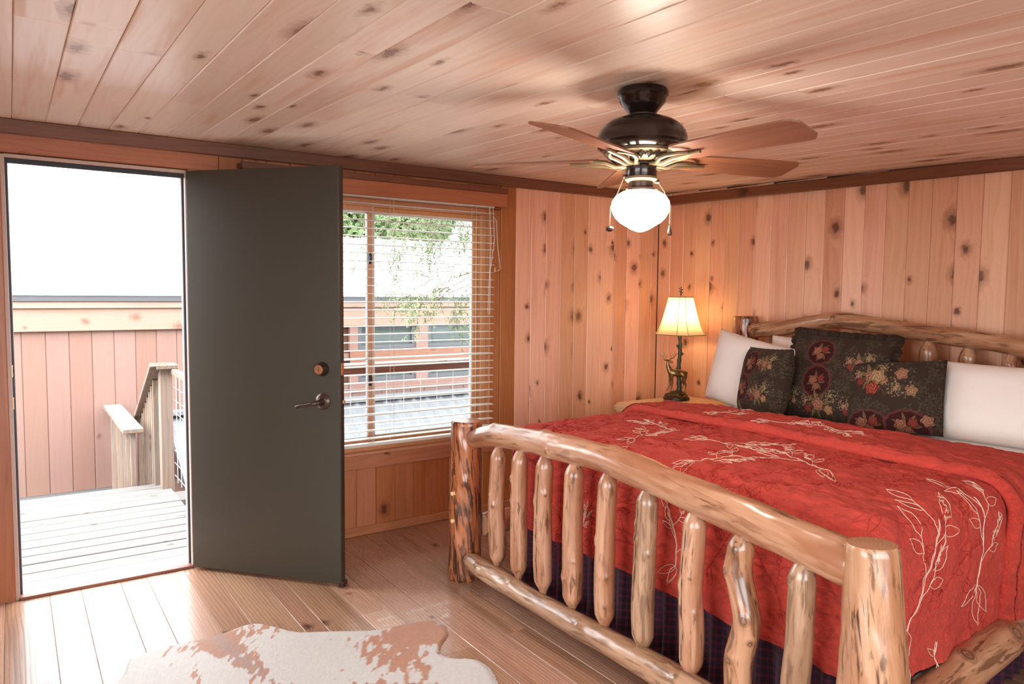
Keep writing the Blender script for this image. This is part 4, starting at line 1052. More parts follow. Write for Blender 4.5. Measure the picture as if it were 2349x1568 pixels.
# deer body, one skinned surface
def skin(name, nodes, edges, mat, parent, sub=2, root=0):
    me = bpy.data.meshes.new(name); me.from_pydata([n_[0] for n_ in nodes], edges, [])
    o = link(name, me, parent); o.data.materials.append(mat)
    md = o.modifiers.new('skin', 'SKIN'); sv = me.skin_vertices[0].data
    for i, n_ in enumerate(nodes): sv[i].radius = (n_[1], n_[1] if len(n_) < 3 else n_[2]); sv[i].use_root = (i == root)
    md.use_smooth_shade = True
    ss = o.modifiers.new('sub', 'SUBSURF'); ss.levels = sub; ss.render_levels = sub
    return o
D = lambda a, b, z: lw(a - .005, b - .012, z)
nodes = [(D(-.010, 0, .192), .024, .028), (D(.028, 0, .190), .022, .026), (D(.052, 0, .186), .020, .025), (D(-.042, 0, .196), .020, .026),
         (D(-.058, 0, .222), .013, .017), (D(-.066, 0, .252), .011, .013), (D(-.064, 0, .272), .010), (D(-.052, .0, .274), .0095), (D(-.036, -.004, .266), .0058), (D(-.027, -.005, .262), .0042),
         # hind legs
         (D(.058, -.014, .160), .014), (D(.052, -.016, .130), .0085), (D(.064, -.016, .108), .0055), (D(.058, -.016, .078), .0042), (D(.052, -.016, .050), .005),
         (D(.056, .014, .160), .014), (D(.044, .016, .130), .0085), (D(.056, .016, .108), .0055), (D(.046, .016, .078), .0042), (D(.040, .016, .055), .005),
         # fore legs
         (D(-.036, -.012, .160), .011), (D(-.033, -.014, .130), .0065), (D(-.034, -.014, .100), .0055), (D(-.040, -.014, .075), .004), (D(-.044, -.014, .050), .0048),
         (D(-.040, .012, .160), .011), (D(-.044, .014, .130), .0065), (D(-.040, .014, .100), .0055), (D(-.058, .014, .078), .004), (D(-.066, .014, .060), .0045),
         (D(.070, 0, .196), .008), (D(.076, 0, .180), .006)]
edges_ = [(0, 1), (1, 2), (0, 3), (3, 4), (4, 5), (5, 6), (6, 7), (7, 8), (8, 9), (2, 10), (10, 11), (11, 12), (12, 13), (13, 14), (2, 15), (15, 16), (16, 17), (17, 18), (18, 19), (3, 20), (20, 21), (21, 22), (22, 23), (23, 24), (3, 25), (25, 26), (26, 27), (27, 28), (28, 29), (2, 30), (30, 31)]
deer = skin('deer_figure', nodes, edges_, M['lampbronze'], lamp)
an = MB()
for sg in (-1, 1):
    bx_ = -.062 if sg < 0 else -.055; o1 = -.006 * sg
    main = [D(bx_, o1, .280), D(bx_ + sg * .012, o1 * 2, .292), D(bx_ + sg * .030, o1 * 3, .300), D(bx_ + sg * .040, o1 * 3, .318), D(bx_ + sg * .036, o1 * 3, .340)]
    an.tube(main, [.0034, .003, .0028, .0022, .001], 7)
    an.tube([main[1], D(bx_ + sg * .006, o1 * 2, .312)], [.0025, .001], 6); an.tube([main[2], D(bx_ + sg * .022, o1 * 3, .326)], [.0025, .001], 6); an.tube([main[3], D(bx_ + sg * .052, o1 * 3, .332)], [.0022, .001], 6)
    # ear
    an.tube([D(bx_ - .004, o1 * 1.5, .277), D(bx_ - .020, o1 * 3, .282 + .003 * sg), D(bx_ - .030, o1 * 3.4, .286)], [.0035, .005, .001], 8)
lmp(an, 'antlers', M['lampbronze'])
# shade: cut-corner square panels, flared
def shade_prof(z): q = (z - .46) / .262; return .178 - .091 * q ** .62
corners = []
wa = math.radians(13)
for k in range(4):
    for sg in (-1, 1): corners.append(math.radians(-7) + k * PI / 2 + sg * wa)
cx_, cy_ = lw(tx, .024, 0)[:2]
base = math.atan2(-fw_.y, -fw_.x)
NZ = 12
for i in range(8):
    a0, a1 = base + corners[i], base + corners[(i + 1) % 8] + (2 * PI if i == 7 else 0)
    V = []; F = []; NK = 7
    for j in range(NZ + 1):
        z = .46 + .262 * j / NZ; r = shade_prof(z)
        p0 = Vector((cx_ + r * math.cos(a0), cy_ + r * math.sin(a0), z)); p1_ = Vector((cx_ + r * math.cos(a1), cy_ + r * math.sin(a1), z))
        for kk in range(NK):
            f = kk / (NK - 1); q_ = p0.lerp(p1_, f); out_ = Vector((q_.x - cx_, q_.y - cy_, 0)); bul = 1 + .06 * math.sin(PI * f) * (1 if i % 2 else .3)
            V.append((cx_ + out_.x * bul, cy_ + out_.y * bul, z))
    for j in range(NZ):
        for kk in range(NK - 1): F.append((j * NK + kk, j * NK + kk + 1, (j + 1) * NK + kk + 1, (j + 1) * NK + kk))
    if i == 0:
        t = NT('lampshade_fabric'); t.N.remove(t.b)
        co = t.n('ShaderNodeTexCoord').outputs['Object']; nz = t.noise(co, 60, 4)
        d1 = t.n('ShaderNodeBsdfDiffuse', {'Color': t.mix(nz, (.78, .66, .45), (.86, .76, .56))}); d2 = t.n('ShaderNodeBsdfTranslucent', {'Color': t.mix(nz, (.85, .70, .42), (.92, .80, .52))})
        mx = t.n('ShaderNodeMixShader', {0: .6, 1: d1.outputs[0], 2: d2.outputs[0]}); t.L.new(mx.outputs[0], t.out.inputs['Surface']); M['shade'] = t.m
    o = pyobj('shade_panel', V, F, M['shade'], lamp, True)
    b_ = MB().tube([V[j * NK] for j in range(NZ + 1)], .0018, 6); b_.tube([V[kk] for kk in range(NK)], .0022, 6); b_.tube([V[NZ * NK + kk] for kk in range(NK)], .0022, 6)
    b_.build('shade_trim', simple('olive_shade_trim', (.20, .15, .05), .6) if i == 0 else bpy.data.materials['olive_shade_trim'], o, True)
lmp(MB().tube([(cx_, cy_, .65), (cx_, cy_, .735)], .003, 8).tube([(cx_ - .08 * cr_.x, cy_ - .08 * cr_.y, .718), (cx_ + .08 * cr_.x, cy_ + .08 * cr_.y, .718)], .0015, 6).tube([(cx_ - .08 * fw_.x, cy_ - .08 * fw_.y, .718), (cx_ + .08 * fw_.x, cy_ + .08 * fw_.y, .718)], .0015, 6), 'shade_holder', M['brass'])
fi = MB(); FZ = .735
fi.tube([(cx_, cy_, FZ), (cx_, cy_, FZ + .05)], [.006, .003], 8)
for a, z, l in [(0, .012, .014), (2.6, .02, .016), (.5, .032, .018), (3.0, .04, .02), (1.2, .048, .02), (4.4, .048, .018)]:
    dx, dy = cr_.x * math.cos(a) + fw_.x * math.sin(a), cr_.y * math.cos(a) + fw_.y * math.sin(a)
    fi.tube([(cx_, cy_, FZ + z), (cx_ + dx * l * .6, cy_ + dy * l * .6, FZ + z + .007), (cx_ + dx * l, cy_ + dy * l, FZ + z + .013)], [.002, .0045, .001], 6)
lmp(fi, 'finial', M['barkbronze'])
# ------------------------------------------------------------------ ceiling fan
FXc, FYc = 2.21, -2.335
fan = empty('ceiling_fan', (FXc, FYc, 2.165), label='dark bronze five blade ceiling fan with a lit opal glass globe', cat='ceiling fan')
def fp(mb, name, mat, smooth=True, par=None):
    o = mb.build(name, mat, None, smooth); o.parent = par or fan
    if par is None: o.matrix_parent_inverse = fan.matrix_basis.inverted()
    return o
c0 = (FXc, FYc, 0)
fp(MB().lathe([(.050, 2.17), (.082, 2.160), (.087, 2.150), (.087, 2.138), (.080, 2.130), (.078, 2.118), (.062, 2.100), (.050, 2.085), (.044, 2.078), (.044, 2.070), (.03, 2.068)], c0, 48), 'canopy', M['fandark'])
fp(MB().lathe([(.03, 2.07), (.055, 2.068), (.085, 2.063), (.112, 2.052), (.135, 2.036), (.149, 2.016), (.154, 1.995), (.152, 1.984), (.155, 1.978), (.150, 1.970), (.152, 1.964), (.140, 1.955), (.118, 1.948), (.10, 1.945)], c0, 64), 'motor_housing', M['fandark'])
fp(MB().lathe([(.10, 1.952), (.131, 1.951), (.128, 1.942), (.116, 1.938), (.10, 1.936)], c0, 64), 'brass_band', M['fanbrass'])
vent = fp(MB().lathe([(.10, 1.937), (.098, 1.925), (.085, 1.917), (.06, 1.915)], c0, 64), 'vent_ring', M['fanbrass'])
vv = MB()
for k in range(24):
    a = 2 * PI * k / 24
    for s_ in (-1, 1):
        p0 = [(FXc + r * math.cos(a + s_ * d), FYc + r * math.sin(a + s_ * d), z) for r, d, z in ((.1175, .0, 1.936), (.106, .10, 1.930), (.099, .04, 1.922), (.090, .0, 1.917))]
        vv.tube(p0, [.0018, .0028, .0024, .0015], 6)
vv.build('filigree', M['fandark'], vent, True)
fp(MB().lathe([(.05, 1.925), (.058, 1.92), (.060, 1.912), (.056, 1.905), (.04, 1.903)], c0, 40), 'flywheel', M['fandark'])
fp(MB().lathe([(.04, 1.905), (.052, 1.902), (.053, 1.868), (.050, 1.862), (.03, 1.86)], c0, 40), 'switch_housing', M['fandark'])
fp(MB().lathe([(.04, 1.868), (.055, 1.866), (.056, 1.858), (.048, 1.851), (.03, 1.85)], c0, 40), 'brass_ring', M['fanbrass'])
fit = fp(MB().lathe([(.03, 1.853), (.041, 1.851), (.041, 1.832), (.049, 1.828), (.050, 1.812), (.044, 1.808)], c0, 40), 'globe_fitter', M['bronze'])
for k in range(3): 
    a = .4 + k * 2.094; MB().tube([(FXc + .048 * math.cos(a), FYc + .048 * math.sin(a), 1.82), (FXc + .060 * math.cos(a), FYc + .060 * math.sin(a), 1.82)], .004, 8).build('thumb_screw', M['brass'], fit, True)
fp(MB().lathe([(.040, 1.822), (.062, 1.817), (.085, 1.803), (.098, 1.783), (.1005, 1.765), (.097, 1.748), (.086, 1.728), (.070, 1.712), (.050, 1.700), (.030, 1.688), (.012, 1.681), (.002, 1.680)], c0, 56), 'globe', M['globe'])
def rot_pts(pts, a): return [(FXc + x * math.cos(a) - y * math.sin(a), FYc + x * math.sin(a) + y * math.cos(a), z) for x, y, z in pts]
BZ = 1.925
for k in range(5):
    a = math.radians(75 + 72 * k)
    root_ = MB()
    for s_ in (-1, 1):
        root_.tube(rot_pts([(.050, s_ * .012, 1.908), (.085, s_ * .020, 1.902), (.115, s_ * .036, 1.914), (.150, s_ * .042, BZ - .008), (.185, s_ * .030, BZ - .006), (.21, s_ * .012, BZ - .006)], a), [.007, .007, .008, .008, .007, .005], 8)
    root_.tube(rot_pts([(.05, 0, 1.908), (.10, 0, 1.906), (.14, 0, BZ - .010), (.20, 0, BZ - .007), (.25, 0, BZ - .006)], a), [.008, .008, .009, .008, .006], 8)
    iron = fp(root_, 'blade_iron', M['fanbrass'])
    # blade
    n_ = 12; V = []; F = []; pitch_ = math.radians(-13)
    outl = [(.155, .045), (.17, .056), (.22, .060), (.35, .066), (.48, .071), (.585, .073), (.605, .068), (.622, .045)]
    top_ = outl + [(x, -y) for x, y in outl[::-1]]
    for zt in (.003, -.003):
        for x, y in top_: V.append((x, y * math.cos(pitch_), BZ + .004 + y * math.sin(pitch_) + zt))
    m_ = len(top_); F.append(tuple(range(m_))[::-1]); F.append(tuple(range(m_, 2 * m_)))
    for i in range(m_): F.append((i, (i + 1) % m_, m_ + (i + 1) % m_, m_ + i))
    me = bpy.data.meshes.new('blade'); me.from_pydata([(y, x, z) for x, y, z in [(v[0], v[1], v[2] - BZ) for v in V]], [], F)
    bm = bmesh.new(); bm.from_mesh(me); bmesh.ops.recalc_face_normals(bm, faces=bm.faces[:]); bm.to_mesh(me); bm.free(); prep(me, M['blade'])
    o = link('fan_blade', me, fan); o.matrix_parent_inverse = fan.matrix_basis.inverted()
    o.matrix_basis = Matrix.Translation((FXc, FYc, BZ)) @ Matrix.Rotation(a, 4, 'Z') @ Matrix(((0, 1, 0, 0), (1, 0, 0, 0), (0, 0, 1, 0), (0, 0, 0, 1)))
cr2 = Vector((rt.x, rt.y, 0)).normalized()
def chain(a, b_, end):
    mb_ = MB()
    p0 = Vector(c0) + cr2 * a[0]; pts = [Vector((p0.x, p0.y, a[1]))]
    for x, z in b_: q = Vector(c0) + cr2 * x; pts.append(Vector((q.x, q.y, z)))
    for p_a, p_b in zip(pts[:-1], pts[1:]):
        n = max(2, int((p_b - p_a).length / .0042))
        for i in range(n):
            c_ = p_a.lerp(p_b, i / n); mb_.lathe([(.0006, -.0016), (.0015, -.0008), (.0016, .0005), (.0006, .0016)], tuple(c_), 5)
    fp(mb_, 'pull_chain', M['brass']); e = pts[-1]
    if end == 0: pr = [(.002, 0), (.011, -.003), (.015, -.009), (.013, -.016), (.004, -.020)]
    else: pr = [(.002, 0), (.004, -.008), (.007, -.020), (.0085, -.030), (.006, -.036), (.002, -.037)]
    fp(MB().lathe(pr[::-1], tuple(e), 16), 'chain_pull', M['bronze'])
chain((-.060, 1.862), [(-.085, 1.80), (-.104, 1.765), (-.105, 1.70)], 0)
chain((.060, 1.848), [(.080, 1.82), (.103, 1.77), (.102, 1.705)], 1)
for s_, z in ((-1, 1.868), (1, 1.852)):
    q = Vector(c0) + cr2 * (.062 * s_); q0 = Vector(c0) + cr2 * (.045 * s_); fp(MB().tube([(q0.x, q0.y, z), (q.x, q.y, z)], [.006, .008], 10), 'chain_switch', M['bronze'])

# ------------------------------------------------------------------ cowhide rug
OUT = [(1.25, -4.35), (1.12, -4.05), (1.07, -3.86), (.90, -3.79), (.875, -3.72), (.87, -3.63), (.885, -3.51), (.87, -3.42), (.85, -3.32), (.89, -3.26), (1.03, -3.17), (1.12, -3.02), (1.20, -2.88), (1.225, -2.74), (1.25, -2.645), (1.32, -2.61), (1.40, -2.63), (1.47, -2.70), (1.53, -2.74), (1.60, -2.72), (1.66, -2.65), (1.75, -2.64), (1.85, -2.67), (2.0, -2.72), (2.15, -2.72), (2.30, -2.85), (2.42, -3.05), (2.48, -3.3), (2.45, -3.6), (2.40, -3.85), (2.45, -4.1), (2.35, -4.35), (2.15, -4.45), (1.95, -4.35), (1.7, -4.42), (1.5, -4.5)]
cen = np.array([1.70, -3.55])
op, _ = catmull([(x, y, 0) for x, y in OUT + OUT[:1]], [1.] * (len(OUT) + 1), .006)
op = op[:-1, :2]; nu_ = len(op); nv_ = 120
f = np.linspace(1, .0, nv_)
jit = 1 + .006 * (np.random.RandomState(4).rand(nu_) - .5)
Pxy = cen + (op[:, None] - cen) * (f[None, :, None]) * jit[:, None, None]
X_, Y_ = Pxy[..., 0], Pxy[..., 1]
dist = (1 - f)[None] * np.linalg.norm(op - cen, axis=1)[:, None]
Zc = .0025 + .0055 * np.clip(dist / .02, 0, 1) + .006 * np.clip(1 - dist / .25, 0, 1) * np.clip(dist / .03, 0, 1) * (vn(X_ * 6, Y_ * 6)) + .006 * np.clip(fbm(X_ * 2.3, Y_ * 2.3, 3) - .42, 0, 1)
# colour patches
def blob(cx, cy, sx, sy, ang): 
    dx, dy = X_ - cx, Y_ - cy; c, s_ = math.cos(ang), math.sin(ang); return np.exp(-(((dx * c + dy * s_) / sx) ** 2 + ((-dx * s_ + dy * c) / sy) ** 2))
pt = 1.5 * blob(1.34, -2.72, .17, .12, .9) + .85 * blob(1.46, -2.92, .12, .22, 1.9) + .75 * blob(1.72, -3.02, .25, .10, .9) + 1.0 * blob(1.03, -3.45, .42, .060, .18) * (X_ < 1.6) + .62 * blob(.93, -3.40, .10, .30, 0) + .6 * blob(1.2, -3.62, .12, .05, 0) + 1.2 * blob(1.9, -3.7, .25, .2, 0) + .8 * blob(2.2, -3.2, .15, .3, 0)
ang_ = -.55; Ua = X_ * math.cos(ang_) + Y_ * math.sin(ang_); Va = -X_ * math.sin(ang_) + Y_ * math.cos(ang_)
sn = fbm(Ua * 16, Va * 52, 4)
mk = np.clip((pt + (sn - .5) * 1.5 - .50) / .06, 0, 1)
hair = fbm(Ua * 60, Va * 260, 3)
white = np.array([.60, .575, .545])[None, None] * (.80 + .32 * hair[..., None]); white = white * (1 - .10 * np.clip(fbm(X_ * 5, Y_ * 5, 3) - .4, 0, 1)[..., None])
dark_ = np.clip(blob(1.02, -3.45, .5, .04, .18) * 1.2, 0, 1)[..., None]
brown = (np.array([.40, .145, .055]) * (1 - dark_) + np.array([.33, .17, .12]) * dark_) * (.7 + .65 * hair[..., None])
col = white * (1 - mk[..., None]) + brown * mk[..., None]
t = NT('cowhide_fur'); ca = t.n('ShaderNodeAttribute', attribute_name='fur').outputs['Color']; co = t.n('ShaderNodeTexCoord').outputs['Object']
rm = t.n('ShaderNodeMapping', {'Vector': co, 'Rotation': (0, 0, -ang_), 'Scale': (60., 420., 60.)}); nz = t.noise(rm.outputs[0], 1., 3)
t.set(color=t.mix(t.math('MULTIPLY', nz, .25), ca, (.25, .15, .1, 1)), rough=.62, sheen=.25); t.bump(nz, .0005); M['cowhide'] = t.m
rug = grid_mesh('cowhide_rug', np.stack([X_, Y_, Zc], -1)[:, ::-1], M['cowhide'], None, True, {'fur': ('FLOAT_COLOR', np.concatenate([col, np.ones(col.shape[:2] + (1,))], -1)[:, ::-1])})
tag(rug, 'white cowhide rug with rust brown patches on the plank floor', 'rug')

# ------------------------------------------------------------------ outside: deck
deck = empty('deck', (-1.2, -3.8, -.1), label='weathered grey board deck outside the open door', cat='deck')
x = -.205; i = 0
while x > -2.33:
    w = .142; y1 = -3.14 if x < -1.35 else 1.2
    l = round(y1 + 7.2, 2)
    o = place_board('deck_board', board_mesh(w, l, .035, .004, M['deck']), (x - w / 2, -7.2 + l / 2, -.135 + rng.uniform(-.002, .002)), (1, 0, 0), (0, 1, 0), None)
    mw = o.matrix_world.copy(); o.parent = deck; o.matrix_parent_inverse = deck.matrix_basis.inverted(); o.matrix_basis = mw
    x -= w + .012
adopt(MB().box(-2.32, -2.28, -7.2, -3.14, -.34, -.137).box(-1.34, -1.30, -3.1, 1.2, -.34, -.137).build('rim_joist', M['rail']), deck)
adopt(MB().box(-2.2, -2.1, -7.1, -7.0, -1.6, -.3).build('deck_post', M['rail']), deck)
gnd = MB().box(-40, 30, -40, 40, -1.75, -1.6).build('ground', M['ground']); tag(gnd, 'open ground around the cabin', 'ground', kind='structure')

for x_, y_ in ((-2.2, -4.4), (-1.3, -2.6), (-1.3, .9)): adopt(MB().box(x_, x_ + .1, y_, y_ + .1, -1.6, -.3).build('deck_post', M['rail']), deck)
# stair railing
sr = empty('stair_railing', (-2.25, -3.2, -.1), label='weathered stair railing with newel post, seen through the doorway', cat='railing')
def sp_(mb, name, mat, par=None):
    o = mb.build(name, mat); 
    if par is None: adopt(o, sr)
    else: o.parent = par
    return o
sp_(MB().cbox(-2.225, -2.135, -3.205, -3.115, -.34, .845, .005), 'newel_post', M['rail'])
sp_(MB().cbox(-2.27, -2.08, -3.235, -3.08, .845, .878, .004), 'post_cap', M['rail'])
def slope_bar(p0, p1, w, h):
    p0 = Vector(p0); p1 = Vector(p1); d = (p1 - p0); L = d.length; d.normalize(); s_ = d.cross(Vector((0, 0, 1))).normalized(); u_ = s_.cross(d)
    Mx = Matrix(((d.x, s_.x, u_.x, p0.x), (d.y, s_.y, u_.y, p0.y), (d.z, s_.z, u_.z, p0.z), (0, 0, 0, 1)))
    return MB().cbox(0, L, -w / 2, w / 2, -h, 0, .004, Mx)
sp_(slope_bar((-2.10, -3.215, .90), (-3.18, -3.215, .30), .13, .035), 'cap_rail', M['rail'])
for k in range(9):
    x = -2.30 - k * .105; zt = .90 + (x + 2.10) * .5556 - .045
    sp_(MB().cbox(x - .019, x + .019, -3.235, -3.197, zt - 1.02, zt, .003), 'baluster', M['rail'])
sp_(slope_bar((-2.36, -3.37, .355), (-3.84, -3.37, .355), .15, .035), 'cap_rail', M['rail'])
for k in range(14):
    x = -2.42 - k * .105
    sp_(MB().cbox(x - .019, x + .019, -3.39, -3.35, -.9, .32, .003), 'baluster', M['rail'])
for k in range(5):
    sp_(MB().cbox(-2.62 - k * .27, -2.34 - k * .27, -4.35 + 1.2, -2.2, -.30 - k * .19, -.26 - k * .19, .004), 'stair_tread', M['deck'])
# wire mesh railing in front of the window
wr = empty('wire_mesh_railing', (-1.3, -2.0, -.1), label='wood and wire mesh deck railing seen through the window blinds', cat='railing')
def wp(mb, name, mat): return adopt(mb.build(name, mat), wr)
wp(MB().cbox(-1.37, -1.23, -3.12, 1.2, .868, .90, .004), 'top_rail', M['rail'])
wp(MB().cbox(-1.32, -1.28, -3.12, 1.2, .81, .866, .004), 'sub_rail', M['trim'])
wp(MB().cbox(-2.13, -1.23, -3.13, -3.09, .80, .845, .004), 'return_rail', M['rail'])
for y_ in (-3.12, -.2, 1.15): wp(MB().cbox(-1.35, -1.26, y_ - .045, y_ + .045, -.34, .866, .005), 'rail_post', M['rail'])
mb = MB()
y_ = -3.05
while y_ < 1.2: mb.tube([(-1.30, y_, -.04), (-1.30, y_, .81)], .0028, 5); y_ += .152
for z in np.arange(.0, .8, .10): mb.tube([(-1.30, -3.08, z), (-1.30, 1.15, z)], .0028, 5)
for x in (-1.42, -1.57, -1.72, -1.87, -2.02): mb.tube([(x, -3.11, -.04), (x, -3.11, .80)], .0028, 5)
for z in np.arange(.0, .8, .10): mb.tube([(-1.34, -3.11, z), (-2.14, -3.11, z)], .0028, 5)
wp(mb, 'wire_mesh', M['wire'])['kind'] = 'stuff'

# ------------------------------------------------------------------ outside: neighbouring building
BXx = -3.9
K = 7.98 / 6.38
zz_ = lambda z23: 1.47 + (z23 - 1.47) * K      # heights measured on the nearer plane, moved back
nb = empty('neighbouring_building', (BXx, -1.0, -1.6), label='pink painted plank sided building with metal roof beyond the deck', cat='building')
def nbp(mb, name, mat, label=None):
    o = adopt(mb.build(name, mat), nb)
    if label: o['label'] = label
    return o
zb, zt = zz_(-.07), zz_(1.14)
nbp(MB().box(BXx - 3.6, BXx - .02, -9, 6, -1.6, zz_(1.35)), 'building_core', M['backing'])
nbp(MB().box(BXx - .06, BXx + .015, -9, 6, -1.6, zb + .012), 'foundation', M['concrete'])
# siding planks (left of the windows full height; below and above the windows shorter)
PWs = .148 * K
wy0, wy1 = -1.51 * 1 - .05, 6.
def sid(y0, z0, z1):
    l = round(z1 - z0, 2)
    o = place_board('siding_plank', board_mesh(PWs, l, .018, .006, M['siding']), (BXx, y0 + PWs / 2, (z0 + z1) / 2), (0, 1, 0), (0, 0, 1), None)
    mw = o.matrix_world.copy(); o.parent = nb; o.matrix_parent_inverse = nb.matrix_basis.inverted(); o.matrix_basis = mw
ypl = -4.14 + (-3.94 + 4.14) * K; ypl -= PWs * 12
WYS = -4.14 + (-1.60 + 4.14) * K     # where the windows start
while ypl < 5.5:
    if ypl + PWs < WYS: sid(ypl, zb, zt + .03)
    else:
        sid(ypl, zz_(.46), zz_(.60)); sid(ypl, zz_(.91) - .10, zz_(.91) - .02)
    ypl += PWs
# eave: fascia, trim, drip edge
nbp(MB().cbox(BXx + .02, BXx + .06, -9, 6, zz_(1.145), zz_(1.315), .004), 'fascia_board', M['fascia'])
nbp(MB().cbox(BXx + .03, BXx + .085, -9, 6, zz_(1.315), zz_(1.365), .003), 'eave_trim', M['fascia'])
nbp(MB().cbox(BXx - .1, BXx + .10, -9, 6, zz_(1.365), zz_(1.415), .003), 'drip_edge', M['roofdark'], 'grey metal drip edge of the roof')
rz0, rz1 = zz_(1.41), zz_(1.41) + .90
rf = MB(); rf.add([(BXx + .11, -9, rz0), (BXx + .11, 6, rz0), (BXx - 3.4, 6, rz1), (BXx - 3.4, -9, rz1), (BXx + .11, -9, rz0 + .02), (BXx + .11, 6, rz0 + .02), (BXx - 3.4, 6, rz1 + .02), (BXx - 3.4, -9, rz1 + .02)],
    [(3, 2, 1, 0), (4, 5, 6, 7), (0, 1, 5, 4), (2, 3, 7, 6), (1, 2, 6, 5), (3, 0, 4, 7)])
roof = nbp(rf, 'roof', M['roofmetal'], 'pale sunlit metal roof')
rb = MB(); yy = -8.9
while yy < 6:
    rb.add([(BXx + .115, yy - .03, rz0 + .018), (BXx + .115, yy + .03, rz0 + .018), (BXx + .115, yy + .015, rz0 + .042), (BXx + .115, yy - .015, rz0 + .042),
            (BXx - 3.4, yy - .03, rz1 + .018), (BXx - 3.4, yy + .03, rz1 + .018), (BXx - 3.4, yy + .015, rz1 + .042), (BXx - 3.4, yy - .015, rz1 + .042)], [(0, 1, 2, 3), (7, 6, 5, 4), (1, 5, 6, 2), (0, 3, 7, 4), (3, 2, 6, 7)])
    yy += .265
o = rb.build('roof_rib', M['roofmetal'], roof); o['kind'] = 'stuff'
# windows in two tiers
def nwin(y0, y1, z0, z1):
    q = .05
    fr_ = MB().cbox(BXx, BXx + .03, y0, y1, z1 - q, z1, .003).cbox(BXx, BXx + .03, y0, y1, z0, z0 + q, .003).cbox(BXx, BXx + .03, y0, y0 + q, z0 + q, z1 - q, .003).cbox(BXx, BXx + .03, y1 - q, y1, z0 + q, z1 - q, .003)
    w_ = nbp(fr_, 'window', M['roofdark']); MB().box(BXx - .015, BXx + .008, y0 + q, y1 - q, z0 + q, z1 - q).build('pane', M['winglass'], w_)
def YK(px_y): return -4.14 + (px_y + 4.14) * K
cols = [(-1.52, -.93), (-.80, -.10), (.02, .75), (.87, 1.6)]
for a, b in cols:
    nwin(YK(a), YK(b), zz_(.92), zz_(1.165)); nwin(YK(a), YK(b), zz_(.62), zz_(.80))
posts = [(-1.60, -1.52), (-.93, -.80), (-.10, .02), (.75, .87), (1.6, 1.75)]
for a, b in posts: nbp(MB().cbox(BXx - .01, BXx + .045, YK(a), YK(b), zz_(.55), zz_(1.165), .004), 'window_post', M['siding'])
nbp(MB().cbox(BXx - .01, BXx + .05, YK(-1.6), 6, zz_(.80), zz_(.92), .004), 'window_rail', M['trim'])
nbp(MB().cbox(BXx - .01, BXx + .05, YK(-1.6), 6, zz_(.54), zz_(.62), .004), 'window_rail', M['siding'])
# lower lean-to roof
lx0, lz0, lx1, lz1 = BXx + .02, zz_(.47), -2.75, zz_(.47) - .62
lr = empty('lean_to_roof', (BXx + .5, -1.0, -1.6), label='low grey corrugated lean-to roof below the building windows', cat='roof')
mb = MB(); ys = np.arange(-2.9, 6.0, .045); V = []; F = []
for j, yv in enumerate(ys):
    hh = .028 if j % 4 == 0 else 0.
    V += [(lx0, yv, lz0 + hh), (lx1, yv, lz1 + hh), (lx0, yv, lz0 - .02), (lx1, yv, lz1 - .02)]
for j in range(len(ys) - 1):
    a = j * 4; b = a + 4; F += [(a, a + 1, b + 1, b), (a + 2, b + 2, b + 3, a + 3), (a + 1, a + 3, b + 3, b + 1), (a, b, b + 2, a + 2)]
adopt(MB().add(V, F).build('corrugated_sheet', M['lowroof']), lr)
adopt(MB().cbox(lx0 - .01, lx0 + .13, -2.9, 6, lz0 - .01, lz0 + .035, .004).build('flashing', M['concrete']), lr)
adopt(MB().box(lx0 + .02, lx1 - .05, -2.88, 5.9, -1.6, lz1 - .05).build('lean_to_wall', M['siding']), lr)

# ------------------------------------------------------------------ trees
def leaf_cloud(name, cen_, rad, n, size, mat, parent, seed, flat=1.):
    r = np.random.RandomState(seed); d = r.randn(n, 3); d /= np.linalg.norm(d, axis=1)[:, None]; rr = r.rand(n, 1) ** .45
    c = np.array(cen_) + d * rr * np.array(rad); a = r.randn(n, 3); a /= np.linalg.norm(a, axis=1)[:, None]; b = np.cross(a, r.randn(n, 3)); b /= np.linalg.norm(b, axis=1)[:, None]
    sz = size * (.6 + .8 * r.rand(n, 1)); P = np.stack([c - a * sz, c + b * sz * .45, c + a * sz, c - b * sz * .45], 1).reshape(-1, 3)
    me = bpy.data.meshes.new(name); me.vertices.add(len(P)); me.vertices.foreach_set('co', P.astype(np.float32).ravel())
    q = np.arange(len(P), dtype=np.int32); me.loops.add(len(q)); me.loops.foreach_set('vertex_index', q); me.polygons.add(n); me.polygons.foreach_set('loop_start', q[::4]); me.update(calc_edges=True)
    me.materials.append(mat); o = link(name, me, parent); o['kind'] = 'stuff'; return o
M['leaf_a'] = simple('bright_green_leaf', (.13, .20, .075), .6, 3, .3); M['leaf_b'] = simple('juniper_green', (.125, .175, .065), .6, 20, .35); M['tipgreen'] = simple('new_growth_green', (.32, .36, .17), .6, 20, .2); M['bark'] = simple('tree_bark', (.15, .10, .07), .9, 20, .3)
for i, (x, y_, h_, w_, lab) in enumerate([(-10.3, 1.1, 4.0, 1.5, 'round green tree beyond the roof, just right of the door leaf'), (-14.0, 4.3, 5.0, 1.8, 'broad green tree beyond the roof in the middle of the window'), (-10.2, 6.3, 5.0, 1.8, 'tall green tree beyond the roof at the right edge of the window')]):
    tr_ = empty('leafy_tree', (x, y_, -1.6), label=lab, cat='tree', group='trees beyond the metal roof')
    MB().tube([(0, 0, 0), (.05, .05, 1.5), (0, .1, h_)], [.18, .14, .05], 10).build('trunk', M['bark'], tr_, True)
    leaf_cloud('foliage', (0, 0, h_ + .2), (w_ * .9, w_, 1.5), 9000, .10, M['leaf_a'], tr_, i + 3)
